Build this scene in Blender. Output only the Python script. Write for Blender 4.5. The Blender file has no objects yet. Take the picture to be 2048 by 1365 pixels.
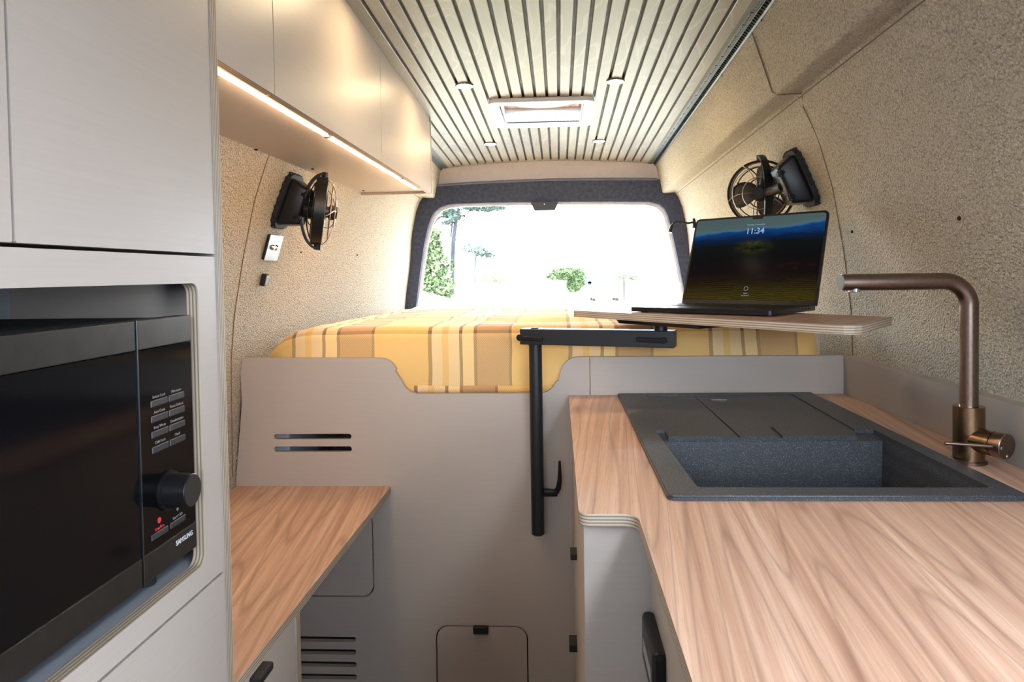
import bpy, bmesh, math, random
from mathutils import Vector, Matrix, noise
random.seed(7)
S = bpy.context.scene
COL = S.collection
PI = math.pi

# ------------------------------------------------------------------ camera
cam_d = bpy.data.cameras.new('camera')
cam = bpy.data.objects.new('camera', cam_d)
COL.objects.link(cam)
cam.matrix_world = Matrix(((0.99862651, 0.01340003, 0.05065111, 0.0),
                           (0.0502524, 0.02858333, -0.99832745, 0.0),
                           (-0.01482539, 0.99950159, 0.02787069, 1.25),
                           (0, 0, 0, 1)))
cam_d.sensor_width = 36.0
cam_d.lens = 1365.0 / 2048.0 * 36.0
cam_d.shift_x = (1024 - 1048.91) / 2048.0
cam_d.shift_y = (586.63 - 682.5) / 2048.0
cam_d.clip_start = 0.02
cam_d.clip_end = 500
S.camera = cam

# ------------------------------------------------------------------ world, lights, exposure
S.view_settings.view_transform = 'Standard'
S.view_settings.look = 'None'
S.view_settings.gamma = 1.0
S.view_settings.use_curve_mapping = False
S.view_settings.exposure = 0.60
W = bpy.data.worlds.new('overcast_sky')
S.world = W
W.use_nodes = True
bg = W.node_tree.nodes['Background']
bg.inputs['Color'].default_value = (0.80, 0.90, 1.0, 1)
bg.inputs['Strength'].default_value = 17.0


def area(name, loc, rot, sx, sy, power, color, portal=False):
    d = bpy.data.lights.new(name, 'AREA')
    d.shape = 'RECTANGLE'; d.size = sx; d.size_y = sy; d.energy = power; d.color = color
    if portal:
        d.cycles.is_portal = True
    o = bpy.data.objects.new(name, d); COL.objects.link(o)
    o.location = loc; o.rotation_euler = rot
    return o


# portals only guide the sky's light through the real openings
area('daylight_portal', (-0.05, 3.52, 1.33), (-PI / 2, 0, 0), 1.4, 0.62, 1, (1, 1, 1), True)
area('daylight_portal', (-0.05, -1.63, 1.52), (PI / 2, 0, 0), 1.42, 0.40, 1, (1, 1, 1), True)
area('daylight_portal', (0.86, -0.15, 1.06), (0, PI / 2, 0), 0.88, 0.46, 1, (1, 1, 1), True)

sun_d = bpy.data.lights.new('sun', 'SUN')
sun_d.energy = 2.0; sun_d.angle = 0.05; sun_d.color = (1, 0.96, 0.9)
sun = bpy.data.objects.new('sun', sun_d); COL.objects.link(sun)
sun.rotation_euler = (math.radians(12), math.radians(-8), 0)


# ------------------------------------------------------------------ material helpers
class NT:
    def __init__(self, name):
        self.m = bpy.data.materials.new(name); self.m.use_nodes = True
        self.t = self.m.node_tree; self.n = self.t.nodes; self.l = self.t.links
        self.b = self.n['Principled BSDF']

    def node(self, typ, **kw):
        x = self.n.new(typ)
        for k, v in kw.items():
            if k in x.bl_rna.properties.keys():
                setattr(x, k, v)
            else:
                x.inputs[k.replace('_', ' ')].default_value = v
        return x

    def link(self, a, b):
        self.l.new(a, b)

    def coord(self, kind='Object', scale=(1, 1, 1), rot=(0, 0, 0)):
        tc = self.node('ShaderNodeTexCoord'); mp = self.node('ShaderNodeMapping')
        mp.inputs['Scale'].default_value = scale; mp.inputs['Rotation'].default_value = rot
        self.link(tc.outputs[kind], mp.inputs['Vector'])
        return mp.outputs['Vector']

    def noise(self, vec, scale, detail=3, rough=0.5, dist=0.0):
        x = self.node('ShaderNodeTexNoise')
        x.inputs['Scale'].default_value = scale; x.inputs['Detail'].default_value = detail
        x.inputs['Roughness'].default_value = rough; x.inputs['Distortion'].default_value = dist
        self.link(vec, x.inputs['Vector'])
        return x.outputs['Fac']

    def math(self, op, a, b=None, c=None):
        x = self.node('ShaderNodeMath'); x.operation = op
        for i, v in enumerate((a, b, c)):
            if v is None: continue
            if isinstance(v, (int, float)): x.inputs[i].default_value = v
            else: self.link(v, x.inputs[i])
        return x.outputs[0]

    def ramp(self, fac, stops, interp='LINEAR'):
        x = self.node('ShaderNodeValToRGB'); cr = x.color_ramp; cr.interpolation = interp
        while len(cr.elements) < len(stops): cr.elements.new(0.5)
        for e, (p, c) in zip(cr.elements, stops):
            e.position = p; e.color = (*c, 1) if len(c) == 3 else c
        self.link(fac, x.inputs['Fac'])
        return x.outputs['Color']

    def mix(self, fac, a, b, mode='MIX'):
        x = self.node('ShaderNodeMix'); x.data_type = 'RGBA'; x.blend_type = mode
        if isinstance(fac, (int, float)): x.inputs[0].default_value = fac
        else: self.link(fac, x.inputs[0])
        for i, v in ((6, a), (7, b)):
            if isinstance(v, tuple): x.inputs[i].default_value = (*v, 1) if len(v) == 3 else v
            else: self.link(v, x.inputs[i])
        return x.outputs[2]

    def bump(self, h, strength, dist):
        x = self.node('ShaderNodeBump'); x.inputs['Strength'].default_value = strength
        x.inputs['Distance'].default_value = dist
        self.link(h, x.inputs['Height']); self.link(x.outputs['Normal'], self.b.inputs['Normal'])

    def set(self, **kw):
        for k, v in kw.items():
            k = k.replace('_', ' ')
            i = self.b.inputs[k]
            if isinstance(v, tuple): i.default_value = (*v, 1) if len(v) == 3 else v
            elif isinstance(v, (int, float)): i.default_value = v
            else: self.link(v, i)
        return self


def srgb(r, g, b):
    f = lambda c: ((c / 255 + 0.055) / 1.055) ** 2.4 if c > 10 else c / 255 / 12.92
    return (f(r), f(g), f(b))


def plain(name, col, rough=0.5, metal=0.0, spec=None, noise_amt=0.06, nscale=40):
    t = NT(name)
    v = t.coord()
    n = t.noise(v, nscale, 2)
    dark = tuple(c * (1 - noise_amt) for c in col); lite = tuple(min(1, c * (1 + noise_amt)) for c in col)
    t.set(Base_Color=t.ramp(n, [(0.3, dark), (0.7, lite)]), Roughness=rough, Metallic=metal)
    if spec is not None: t.b.inputs['Specular IOR Level'].default_value = spec
    return t.m


def emis(name, col, strength):
    t = NT(name)
    t.set(Base_Color=(0.8, 0.8, 0.8), Emission_Color=col, Emission_Strength=strength)
    return t.m


def emis_dark(name, col, strength):
    t = NT(name)
    t.set(Base_Color=(0.02, 0.02, 0.02), Emission_Color=col, Emission_Strength=strength)
    return t.m


M = {}


def make_laminate(name, col, rough=0.42):
    t = NT(name)
    v = t.coord(scale=(6, 6, 260))
    n = t.noise(v, 1.0, 3)
    big = t.noise(t.coord(), 2.2, 2)
    f = t.math('MULTIPLY_ADD', n, 0.5, t.math('MULTIPLY', big, 0.5))
    t.set(Base_Color=t.ramp(f, [(0.3, tuple(c * 0.955 for c in col)), (0.7, tuple(c * 1.04 for c in col))]), Roughness=rough)
    t.b.inputs['Specular IOR Level'].default_value = 0.35
    t.bump(n, 0.04, 0.0006)
    return t.m


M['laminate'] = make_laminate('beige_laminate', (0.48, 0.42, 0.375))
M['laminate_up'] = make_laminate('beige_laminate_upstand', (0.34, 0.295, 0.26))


def make_ply(name, axis, scale=1.0):
    t = NT(name)
    tc = t.node('ShaderNodeTexCoord'); sp = t.node('ShaderNodeSeparateXYZ'); t.link(tc.outputs['Object'], sp.inputs[0])
    a = sp.outputs['XYZ'.index(axis)]
    ph = t.math('FRACT', t.math('MULTIPLY', a, 1 / 0.0045 * scale))
    n = t.noise(t.coord(scale=(60, 60, 60)), 1.0, 3)
    c = t.ramp(ph, [(0.0, (0.16, 0.115, 0.08)), (0.35, (0.22, 0.165, 0.12)), (0.5, (0.52, 0.43, 0.33)), (0.9, (0.56, 0.47, 0.37))])
    t.set(Base_Color=t.mix(t.math('MULTIPLY', n, 0.35), c, (0.33, 0.26, 0.19)), Roughness=0.6)
    return t.m


for ax in 'XYZ': M['ply' + ax] = make_ply('plywood_edge_' + ax.lower(), ax)


def make_walnut(name, rot, gain=1.0, pink=0.0):
    """grain along local Y, turned by rot about Z"""
    t = NT(name)
    v = t.coord(scale=(1, 1, 1), rot=(0, 0, rot))
    mp = t.node('ShaderNodeMapping'); mp.inputs['Scale'].default_value = (9.0, 0.42, 1)
    t.link(v, mp.inputs['Vector'])
    low = t.noise(mp.outputs['Vector'], 1.0, 1.2, 0.35, 0.15)
    bands = t.math('FRACT', t.math('MULTIPLY', low, 15))
    tri = t.math('ABSOLUTE', t.math('SUBTRACT', bands, 0.5))
    mp2 = t.node('ShaderNodeMapping'); mp2.inputs['Scale'].default_value = (70, 0.8, 1); t.link(v, mp2.inputs['Vector'])
    streak = t.noise(mp2.outputs['Vector'], 1.0, 4, 0.6, 0.2)
    mp3 = t.node('ShaderNodeMapping'); mp3.inputs['Scale'].default_value = (620, 14, 1); t.link(v, mp3.inputs['Vector'])
    fib = t.noise(mp3.outputs['Vector'], 1.0, 3, 0.6)
    g = gain
    base = t.ramp(streak, [(0.28, (0.34 * g, 0.185 * g, 0.125 * g)), (0.5, (0.48 * g, 0.295 * g, 0.21 * g)), (0.72, (0.62 * g, 0.425 * g, 0.32 * g))])
    line = t.ramp(tri, [(0.0, (1, 1, 1)), (0.11, (0, 0, 0))])
    c = t.mix(t.math('MULTIPLY', line, 0.40), base, (0.21 * g, 0.11 * g, 0.075 * g))
    bandtone = t.ramp(tri, [(0.0, (0.93, 0.93, 0.93)), (0.5, (1.05, 1.05, 1.05))])
    c = t.mix(1.0, c, bandtone, 'MULTIPLY')
    c = t.mix(t.math('MULTIPLY', t.ramp(fib, [(0.5, (0, 0, 0)), (0.68, (1, 1, 1))]), 0.28), c, (0.20 * g, 0.11 * g, 0.07 * g))
    t.set(Base_Color=c, Roughness=0.42)
    t.b.inputs['Specular IOR Level'].default_value = 0.4
    t.bump(fib, 0.08, 0.0004)
    return t.m


M['walnut'] = make_walnut('walnut_worktop', math.radians(6), 1.14)
M['walnut_left'] = make_walnut('walnut_counter', math.radians(-8), 0.93)
M['walnut_table'] = make_walnut('walnut_tabletop', math.radians(38), 0.62)


def make_boucle(name, col):
    t = NT(name)
    v = t.coord()
    vo = t.node('ShaderNodeTexVoronoi'); vo.inputs['Scale'].default_value = 215; vo.inputs['Randomness'].default_value = 1.0
    wv = t.node('ShaderNodeVectorMath'); wv.operation = 'ADD'
    nn = t.node('ShaderNodeTexNoise'); nn.inputs['Scale'].default_value = 130; nn.inputs['Detail'].default_value = 2
    t.link(v, nn.inputs['Vector'])
    sc = t.node('ShaderNodeVectorMath'); sc.operation = 'SCALE'; sc.inputs[3].default_value = 0.010
    t.link(nn.outputs['Color'], sc.inputs[0]); t.link(v, wv.inputs[0]); t.link(sc.outputs[0], wv.inputs[1])
    t.link(wv.outputs[0], vo.inputs['Vector'])
    d = t.math('SUBTRACT', 1.0, t.math('MULTIPLY', vo.outputs['Distance'], 1.25))
    n2 = t.noise(v, 330, 3, 0.6)
    h = t.math('ADD', d, t.math('MULTIPLY', n2, 0.6))
    c = t.ramp(t.math('MULTIPLY', h, 0.62), [(0.05, tuple(x * 0.60 for x in col)), (0.52, col), (0.80, tuple(min(1, x * 1.14) for x in col))])  # shade between the loops and bright loop tops painted into the colour
    t.set(Base_Color=c, Roughness=0.95)
    t.b.inputs['Specular IOR Level'].default_value = 0.1
    t.bump(h, 1.0, 0.009)
    return t.m


M['boucle'] = make_boucle('cream_boucle', (0.79, 0.70, 0.57))
M['seam'] = plain('seam_thread', (0.20, 0.15, 0.10), 0.9)
M['charcoal_felt'] = plain('charcoal_felt', (0.050, 0.060, 0.100), 0.95, spec=0.1, noise_amt=0.25, nscale=60)
M['header'] = plain('header_vinyl', (0.66, 0.59, 0.59), 0.6, noise_amt=0.03)
M['black'] = plain('black_plastic', (0.009, 0.009, 0.010), 0.35, spec=0.25, noise_amt=0.1)
M['black_matt'] = plain('black_powder_coat', (0.010, 0.012, 0.016), 0.42, noise_amt=0.15, nscale=300)
M['black_rough'] = plain('black_rubber', (0.009, 0.009, 0.010), 0.75, noise_amt=0.2)
M['void'] = plain('dark_cavity', (0.008, 0.008, 0.009), 0.9)
M['white_plastic'] = plain('white_plastic', (0.78, 0.78, 0.78), 0.35, noise_amt=0.01)
M['alcove'] = plain('alcove_grey', (0.30, 0.32, 0.36), 0.5, noise_amt=0.03)
M['chrome'] = plain('chrome', (0.75, 0.76, 0.78), 0.12, 1.0, noise_amt=0.02)
M['satin'] = plain('satin_steel', (0.22, 0.27, 0.33), 0.28, 1.0, noise_amt=0.03)
M['rail'] = plain('galvanised_rail', (0.10, 0.115, 0.13), 0.5, 0.6, noise_amt=0.15)
M['olive'] = plain('olive_trim', (0.16, 0.16, 0.13), 0.7)
M['bronze'] = plain('brushed_bronze', (0.25, 0.185, 0.155), 0.30, 1.0, noise_amt=0.10, nscale=200)
M['bronze_warm'] = plain('brushed_bronze_body', (0.27, 0.185, 0.115), 0.26, 1.0, noise_amt=0.10, nscale=200)
M['wire'] = plain('wire_cage', (0.30, 0.24, 0.19), 0.3, 0.8)
M['floor'] = plain('vinyl_floor', (0.11, 0.065, 0.042), 0.5)
M['mattress'] = plain('mattress_cover', (0.6, 0.55, 0.48), 0.9)
M['spot'] = emis('downlight_glow', (1.0, 0.76, 0.46), 230.0)
M['led'] = emis('led_glow', (1.0, 0.70, 0.42), 62.0)
M['led_dim'] = plain('led_housing', (0.55, 0.50, 0.42), 0.4)
M['ink'] = plain('white_print', (0.62, 0.64, 0.68), 0.5)
M['ink_dim'] = plain('grey_print', (0.20, 0.20, 0.22), 0.5)
M['ink_red'] = plain('red_print', (0.65, 0.03, 0.05), 0.5)
M['mark'] = plain('engraved_mark', (0.75, 0.68, 0.6), 0.4)


def make_slat():
    t = NT('limewashed_slat')
    v = t.coord(scale=(9, 2.6, 9))
    low = t.noise(v, 1.0, 1.5, 0.5, 0.6)
    br = t.math('FRACT', t.math('MULTIPLY', low, 7))
    tri = t.math('ABSOLUTE', t.math('SUBTRACT', br, 0.5))
    wh = t.ramp(tri, [(0.0, (1, 1, 1)), (0.10, (0, 0, 0))])
    tone = t.noise(t.coord(scale=(5, 1.2, 1)), 1.3, 3, 0.55)
    c = t.ramp(tone, [(0.32, (0.225, 0.215, 0.205)), (0.55, (0.275, 0.272, 0.24)), (0.72, (0.33, 0.305, 0.25))])
    c = t.mix(t.math('MULTIPLY', wh, 0.35), c, (0.48, 0.46, 0.43))
    fib = t.noise(t.coord(scale=(400, 400, 30)), 1.0, 2)
    c = t.mix(t.math('MULTIPLY', fib, 0.12), c, (0.3, 0.27, 0.23))
    t.set(Base_Color=c, Roughness=0.42)
    t.b.inputs['Specular IOR Level'].default_value = 0.4
    t.bump(t.noise(t.coord(scale=(20, 4, 20)), 1.0, 2), 0.10, 0.003)
    return t.m


M['slat'] = make_slat()


def make_backing():
    t = NT('ceiling_felt')
    n = t.noise(t.coord(scale=(60, 12, 1)), 1.0, 4, 0.7)
    t.set(Base_Color=t.ramp(n, [(0.5, (0.03, 0.032, 0.03)), (0.62, (0.07, 0.075, 0.07)), (0.75, (0.32, 0.32, 0.30))]), Roughness=0.6)
    return t.m


M['backing'] = make_backing()


def make_sink():
    t = NT('black_granite_composite')
    v = t.coord()
    sp = t.node('ShaderNodeTexVoronoi'); sp.inputs['Scale'].default_value = 650; t.link(v, sp.inputs['Vector'])
    pick = t.ramp(sp.outputs['Distance'], [(0.0, (1, 1, 1)), (0.30, (0, 0, 0))])
    sep = t.node('ShaderNodeSeparateColor'); t.link(sp.outputs['Color'], sep.inputs[0])
    m = t.math('MULTIPLY', pick, t.math('GREATER_THAN', sep.outputs[0], 0.45))
    n = t.noise(v, 600, 2)
    base = t.ramp(n, [(0.3, (0.026, 0.029, 0.036)), (0.7, (0.046, 0.051, 0.062))])
    t.set(Base_Color=t.mix(m, base, (0.62, 0.67, 0.76)), Roughness=0.48)
    t.b.inputs['Specular IOR Level'].default_value = 0.5
    t.bump(n, 0.25, 0.0006)
    return t.m


M['sink'] = make_sink()


def make_plaid():
    t = NT('yellow_plaid_wool')
    tc = t.node('ShaderNodeTexCoord'); sp = t.node('ShaderNodeSeparateXYZ'); t.link(tc.outputs['UV'], sp.inputs[0])
    Y = (0.86, 0.52, 0.14); Cc = (0.90, 0.68, 0.40); LC = (0.95, 0.70, 0.34); B = (0.44, 0.235, 0.10); D = (0.14, 0.065, 0.02)
    warp = [(0.0, D), (0.025, Cc), (0.10, Y), (0.145, Cc), (0.225, D), (0.25, LC), (0.33, D), (0.355, B), (0.585, D), (0.603, Y)]
    u = t.ramp(t.math('FRACT', t.math('DIVIDE', sp.outputs[0], 0.385)), warp, 'CONSTANT')
    Yw = (0.92, 0.62, 0.25)
    weft = [(0.0, D), (0.03, B), (0.27, D), (0.295, LC), (0.375, D), (0.40, Cc), (0.56, D), (0.585, Yw)]
    w = t.ramp(t.math('FRACT', t.math('DIVIDE', sp.outputs[1], 0.385)), weft, 'CONSTANT')
    tw = t.math('SINE', t.math('MULTIPLY', t.math('ADD', sp.outputs[0], t.math('MULTIPLY', sp.outputs[1], 0.7)), 2 * PI / 0.0052))
    f = t.math('MULTIPLY_ADD', tw, 0.16, 0.40)
    c = t.mix(f, u, w)
    fz = t.noise(t.coord('Object'), 420, 3, 0.7)
    c = t.mix(t.math('MULTIPLY', fz, 0.18), c, (0.9, 0.78, 0.6))
    t.set(Base_Color=c, Roughness=0.95)
    t.b.inputs['Specular IOR Level'].default_value = 0.08
    t.b.inputs['Sheen Weight'].default_value = 0.25
    t.bump(fz, 0.35, 0.0015)
    return t.m


M['plaid'] = make_plaid()


def make_mwglass():
    t = NT('black_glass_door')
    t.set(Base_Color=(0.003, 0.003, 0.004), Roughness=0.10)
    t.b.inputs['Specular IOR Level'].default_value = 0.25
    return t.m


M['mwglass'] = make_mwglass()
M['mwbar'] = plain('dark_steel_bar', (0.055, 0.050, 0.046), 0.34, 0.7, noise_amt=0.12)


def make_glass():
    t = NT('clear_glass')
    tr = t.node('ShaderNodeBsdfTransparent'); tr.inputs[0].default_value = (0.97, 0.98, 0.98, 1)
    gl = t.node('ShaderNodeBsdfGlossy'); gl.inputs['Roughness'].default_value = 0.02
    mx = t.node('ShaderNodeMixShader'); mx.inputs[0].default_value = 0.04
    t.link(tr.outputs[0], mx.inputs[1]); t.link(gl.outputs[0], mx.inputs[2])
    t.link(mx.outputs[0], t.n['Material Output'].inputs['Surface'])
    return t.m


M['glass'] = make_glass()


def make_dome():
    t = NT('tinted_dome')
    tr = t.node('ShaderNodeBsdfTranslucent'); tr.inputs[0].default_value = (0.30, 0.36, 0.36, 1)
    gl = t.node('ShaderNodeBsdfGlossy'); gl.inputs['Roughness'].default_value = 0.1
    mx = t.node('ShaderNodeMixShader'); mx.inputs[0].default_value = 0.05
    t.link(tr.outputs[0], mx.inputs[1]); t.link(gl.outputs[0], mx.inputs[2])
    t.link(mx.outputs[0], t.n['Material Output'].inputs['Surface'])
    return t.m


def make_screen():
    t = NT('laptop_screen_picture')
    tc = t.node('ShaderNodeTexCoord'); sp = t.node('ShaderNodeSeparateXYZ'); t.link(tc.outputs['UV'], sp.inputs[0])
    u, v = sp.outputs[0], sp.outputs[1]
    n = t.noise(t.coord('UV', scale=(3.2, 6, 1)), 1.0, 4, 0.55)
    vv = t.math('ADD', v, t.math('MULTIPLY', t.math('SUBTRACT', n, 0.5), 0.16))
    vv = t.math('SUBTRACT', vv, t.math('MULTIPLY', t.math('SUBTRACT', u, 0.3), 0.07))
    c = t.ramp(vv, [(0.0, (0.030, 0.022, 0.003)), (0.10, (0.020, 0.014, 0.003)), (0.22, (0.007, 0.003, 0.003)), (0.5, (0.003, 0.003, 0.004)), (0.66, (0.003, 0.006, 0.006)),
                    (0.74, (0.002, 0.012, 0.05)), (0.82, (0.004, 0.05, 0.19)), (0.845, (0.06, 0.14, 0.18)), (0.88, (0.075, 0.115, 0.115)), (1.0, (0.07, 0.105, 0.11))])
    # lit tree crown in the middle of the picture and vine rows at the foot
    gx = t.math('POWER', t.math('DIVIDE', t.math('SUBTRACT', u, 0.5), 0.17), 2)
    gy = t.math('POWER', t.math('DIVIDE', t.math('SUBTRACT', v, 0.64), 0.11), 2)
    blob = t.math('SUBTRACT', 1.0, t.math('ADD', gx, gy)); blob = t.math('MAXIMUM', blob, 0.0)
    bn = t.noise(t.coord('UV', scale=(14, 14, 1)), 1.0, 4, 0.6)
    bn = t.math('MAXIMUM', t.math('MULTIPLY', t.math('SUBTRACT', bn, 0.42), 3.0), 0.0)
    c = t.mix(t.math('MULTIPLY', blob, bn), c, (0.055, 0.060, 0.004))
    rx = t.math('POWER', t.math('DIVIDE', t.math('SUBTRACT', u, 0.84), 0.16), 2)
    ry = t.math('POWER', t.math('DIVIDE', t.math('SUBTRACT', v, 0.40), 0.05), 2)
    rb = t.math('MAXIMUM', t.math('SUBTRACT', 1.0, t.math('ADD', rx, ry)), 0.0)
    c = t.mix(t.math('MULTIPLY', rb, bn), c, (0.05, 0.006, 0.005))
    rows = t.math('SINE', t.math('MULTIPLY', t.math('ADD', v, t.math('MULTIPLY', n, 0.10)), 330))
    low = t.math('MAXIMUM', t.math('SUBTRACT', 0.32, v), 0.0)
    c = t.mix(t.math('MULTIPLY', t.math('MAXIMUM', rows, 0.0), t.math('MULTIPLY', low, 1.6)), c, (0.11, 0.085, 0.01))
    t.set(Base_Color=(0.003, 0.003, 0.003), Roughness=0.16, Emission_Color=c, Emission_Strength=0.62)
    t.b.inputs['Specular IOR Level'].default_value = 0.004
    return t.m


M['screen'] = make_screen()
M['screen_text'] = emis_dark('screen_text', (0.16, 0.24, 0.36), 1.0)
M['space_grey'] = plain('space_black_aluminium', (0.028, 0.026, 0.032), 0.32, 0.75, noise_amt=0.05)
M['ground'] = plain('pale_gravel', (0.42, 0.41, 0.39), 0.95, noise_amt=0.15, nscale=1.5)
M['bank'] = plain('dry_grass_bank', (0.50, 0.50, 0.38), 0.95, noise_amt=0.2, nscale=1.2)
M['leaf'] = plain('bright_leaf', (0.060, 0.090, 0.032), 0.8, noise_amt=0.6, nscale=3)
M['leaf_dark'] = plain('pine_leaf', (0.024, 0.044, 0.036), 0.8, noise_amt=0.5, nscale=3)
M['leaf_yellow'] = plain('yellow_scrub', (0.09, 0.085, 0.03), 0.8, noise_amt=0.5, nscale=3)
M['bark'] = plain('grey_bark', (0.018, 0.021, 0.026), 0.9, noise_amt=0.4, nscale=8)
M['car_white'] = plain('white_car_paint', (0.75, 0.77, 0.8), 0.3)
M['car_blue'] = plain('blue_car_paint', (0.03, 0.12, 0.45), 0.3)
M['car_grey'] = plain('grey_car_paint', (0.30, 0.36, 0.42), 0.3)
M['car_glass'] = plain('car_window_glass', (0.04, 0.06, 0.08), 0.1)
M['cream_box'] = plain('pale_blue_plastic', (0.55, 0.62, 0.70), 0.4)


# ------------------------------------------------------------------ mesh helpers
def obj(name, bm, mats, parent=None, smooth=False, normals=True):
    if normals: bmesh.ops.recalc_face_normals(bm, faces=bm.faces[:])
    if smooth:
        for f in bm.faces: f.smooth = True
        for e in bm.edges:
            if len(e.link_faces) == 2 and e.calc_face_angle(0) > 0.6: e.smooth = False
    if parent is not None:
        bmesh.ops.translate(bm, vec=-world_loc(parent), verts=bm.verts)
    me = bpy.data.meshes.new(name); bm.to_mesh(me); bm.free()
    if not isinstance(mats, (list, tuple)): mats = [mats]
    for m in mats: me.materials.append(M[m] if isinstance(m, str) else m)
    o = bpy.data.objects.new(name, me); COL.objects.link(o)
    if parent is not None: o.parent = parent
    return o


def world_loc(o):
    v = Vector((0, 0, 0))
    while o is not None:
        v += o.location; o = o.parent
    return v


def thing(name, label, cat, loc=(0, 0, 0), group=None):
    o = bpy.data.objects.new(name, None); COL.objects.link(o)
    o.location = loc; o.empty_display_size = 0.05
    o['label'] = label; o['category'] = cat
    if group: o['group'] = group
    return o


def struct(name, bm, mats, parent=None, smooth=False, label=None):
    o = obj(name, bm, mats, parent, smooth)
    if parent is None:
        o['kind'] = 'structure'
        o['label'] = label; o['category'] = name.split('_')[0]
    return o


def B(): return bmesh.new()


def box(bm, lo, hi, bev=0.0, seg=2, mat=0, M4=None):
    r = bmesh.ops.create_cube(bm, size=1.0)
    vs = r['verts']
    c = [(a + b) / 2 for a, b in zip(lo, hi)]; s = [abs(b - a) for a, b in zip(lo, hi)]
    for v in vs: v.co = Vector((v.co.x * s[0] + c[0], v.co.y * s[1] + c[1], v.co.z * s[2] + c[2]))
    fs = list({f for v in vs for f in v.link_faces})
    for f in fs: f.material_index = mat
    if bev > 0:
        es = list({e for v in vs for e in v.link_edges})
        g = bmesh.ops.bevel(bm, geom=es, offset=bev, segments=seg, affect='EDGES', profile=0.5)
        vs = list({v for f in g['faces'] for v in f.verts} | {v for v in vs if v.is_valid})
        for f in g['faces']: f.material_index = mat
    if M4 is not None:
        for v in vs: v.co = M4 @ v.co
    return vs


def frame_mat(o, x, y, z):
    """matrix whose columns are unit vectors x,y,z and origin o"""
    x, y, z = Vector(x).normalized(), Vector(y).normalized(), Vector(z).normalized()
    return Matrix(((x.x, y.x, z.x, o[0]), (x.y, y.y, z.y, o[1]), (x.z, y.z, z.z, o[2]), (0, 0, 0, 1)))


def axis_frame(o, z):
    z = Vector(z).normalized()
    h = Vector((0, 0, 1)) if abs(z.z) < 0.95 else Vector((1, 0, 0))
    x = h.cross(z).normalized(); y = z.cross(x)
    return frame_mat(o, x, y, z)


def cyl(bm, p, q, r, n=24, r2=None, cap=True, mat=0, bev=0.0):
    p, q = Vector(p), Vector(q); F = axis_frame(p, q - p); L = (q - p).length
    r2 = r if r2 is None else r2
    prof = [(r, 0), (r2, L)] if bev == 0 else [(r - bev, 0), (r, bev), (r2, L - bev), (r2 - bev, L)]
    rings = []
    for rr, h in prof:
        rings.append([bm.verts.new(F @ Vector((rr * math.cos(2 * PI * i / n), rr * math.sin(2 * PI * i / n), h))) for i in range(n)])
    for a, b in zip(rings, rings[1:]):
        for i in range(n):
            f = bm.faces.new((a[i], a[(i + 1) % n], b[(i + 1) % n], b[i])); f.material_index = mat
    if cap:
        for g in (rings[0], rings[-1]):
            f = bm.faces.new(g); f.material_index = mat
    return rings


def tube(bm, pts, r, n=12, closed=False, cap=True, mat=0):
    pts = [Vector(p) for p in pts]; rings = []
    N = len(pts); rs = r if isinstance(r, (list, tuple)) else [r] * N
    prev = None
    for i, p in enumerate(pts):
        if closed: t = pts[(i + 1) % N] - pts[i - 1]
        else: t = pts[min(i + 1, N - 1)] - pts[max(i - 1, 0)]
        t.normalize()
        if prev is None:
            h = Vector((0, 0, 1)) if abs(t.z) < 0.9 else Vector((1, 0, 0))
            x = h.cross(t).normalized()
        else:
            x = (prev - t * prev.dot(t)).normalized()
        prev = x; y = t.cross(x)
        rings.append([bm.verts.new(p + (x * math.cos(2 * PI * k / n) + y * math.sin(2 * PI * k / n)) * rs[i]) for k in range(n)])
    prs = list(zip(rings, rings[1:])) + ([(rings[-1], rings[0])] if closed else [])
    for a, b in prs:
        for k in range(n):
            f = bm.faces.new((a[k], a[(k + 1) % n], b[(k + 1) % n], b[k])); f.material_index = mat
    if cap and not closed:
        bm.faces.new(rings[0]).material_index = mat; bm.faces.new(rings[-1]).material_index = mat


def rrect(x0, y0, x1, y1, r, n=5):
    """rounded rectangle, counter-clockwise; r number or 4 radii (x0y0, x1y0, x1y1, x0y1)"""
    rs = r if isinstance(r, (list, tuple)) else [r] * 4
    out = []
    for (cx, cy, sx, sy, a0), rr in zip(((x0, y0, 1, 1, PI), (x1, y0, -1, 1, 1.5 * PI), (x1, y1, -1, -1, 0), (x0, y1, 1, -1, 0.5 * PI)), rs):
        if rr <= 0: out.append((cx, cy)); continue
        for i in range(n + 1):
            a = a0 + i * PI / 2 / n
            out.append((cx + sx * rr + rr * math.cos(a), cy + sy * rr + rr * math.sin(a)))
    return out


def arc(cx, cy, r, a0, a1, n=8):
    return [(cx + r * math.cos(math.radians(a0 + (a1 - a0) * i / n)), cy + r * math.sin(math.radians(a0 + (a1 - a0) * i / n))) for i in range(n + 1)]


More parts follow.
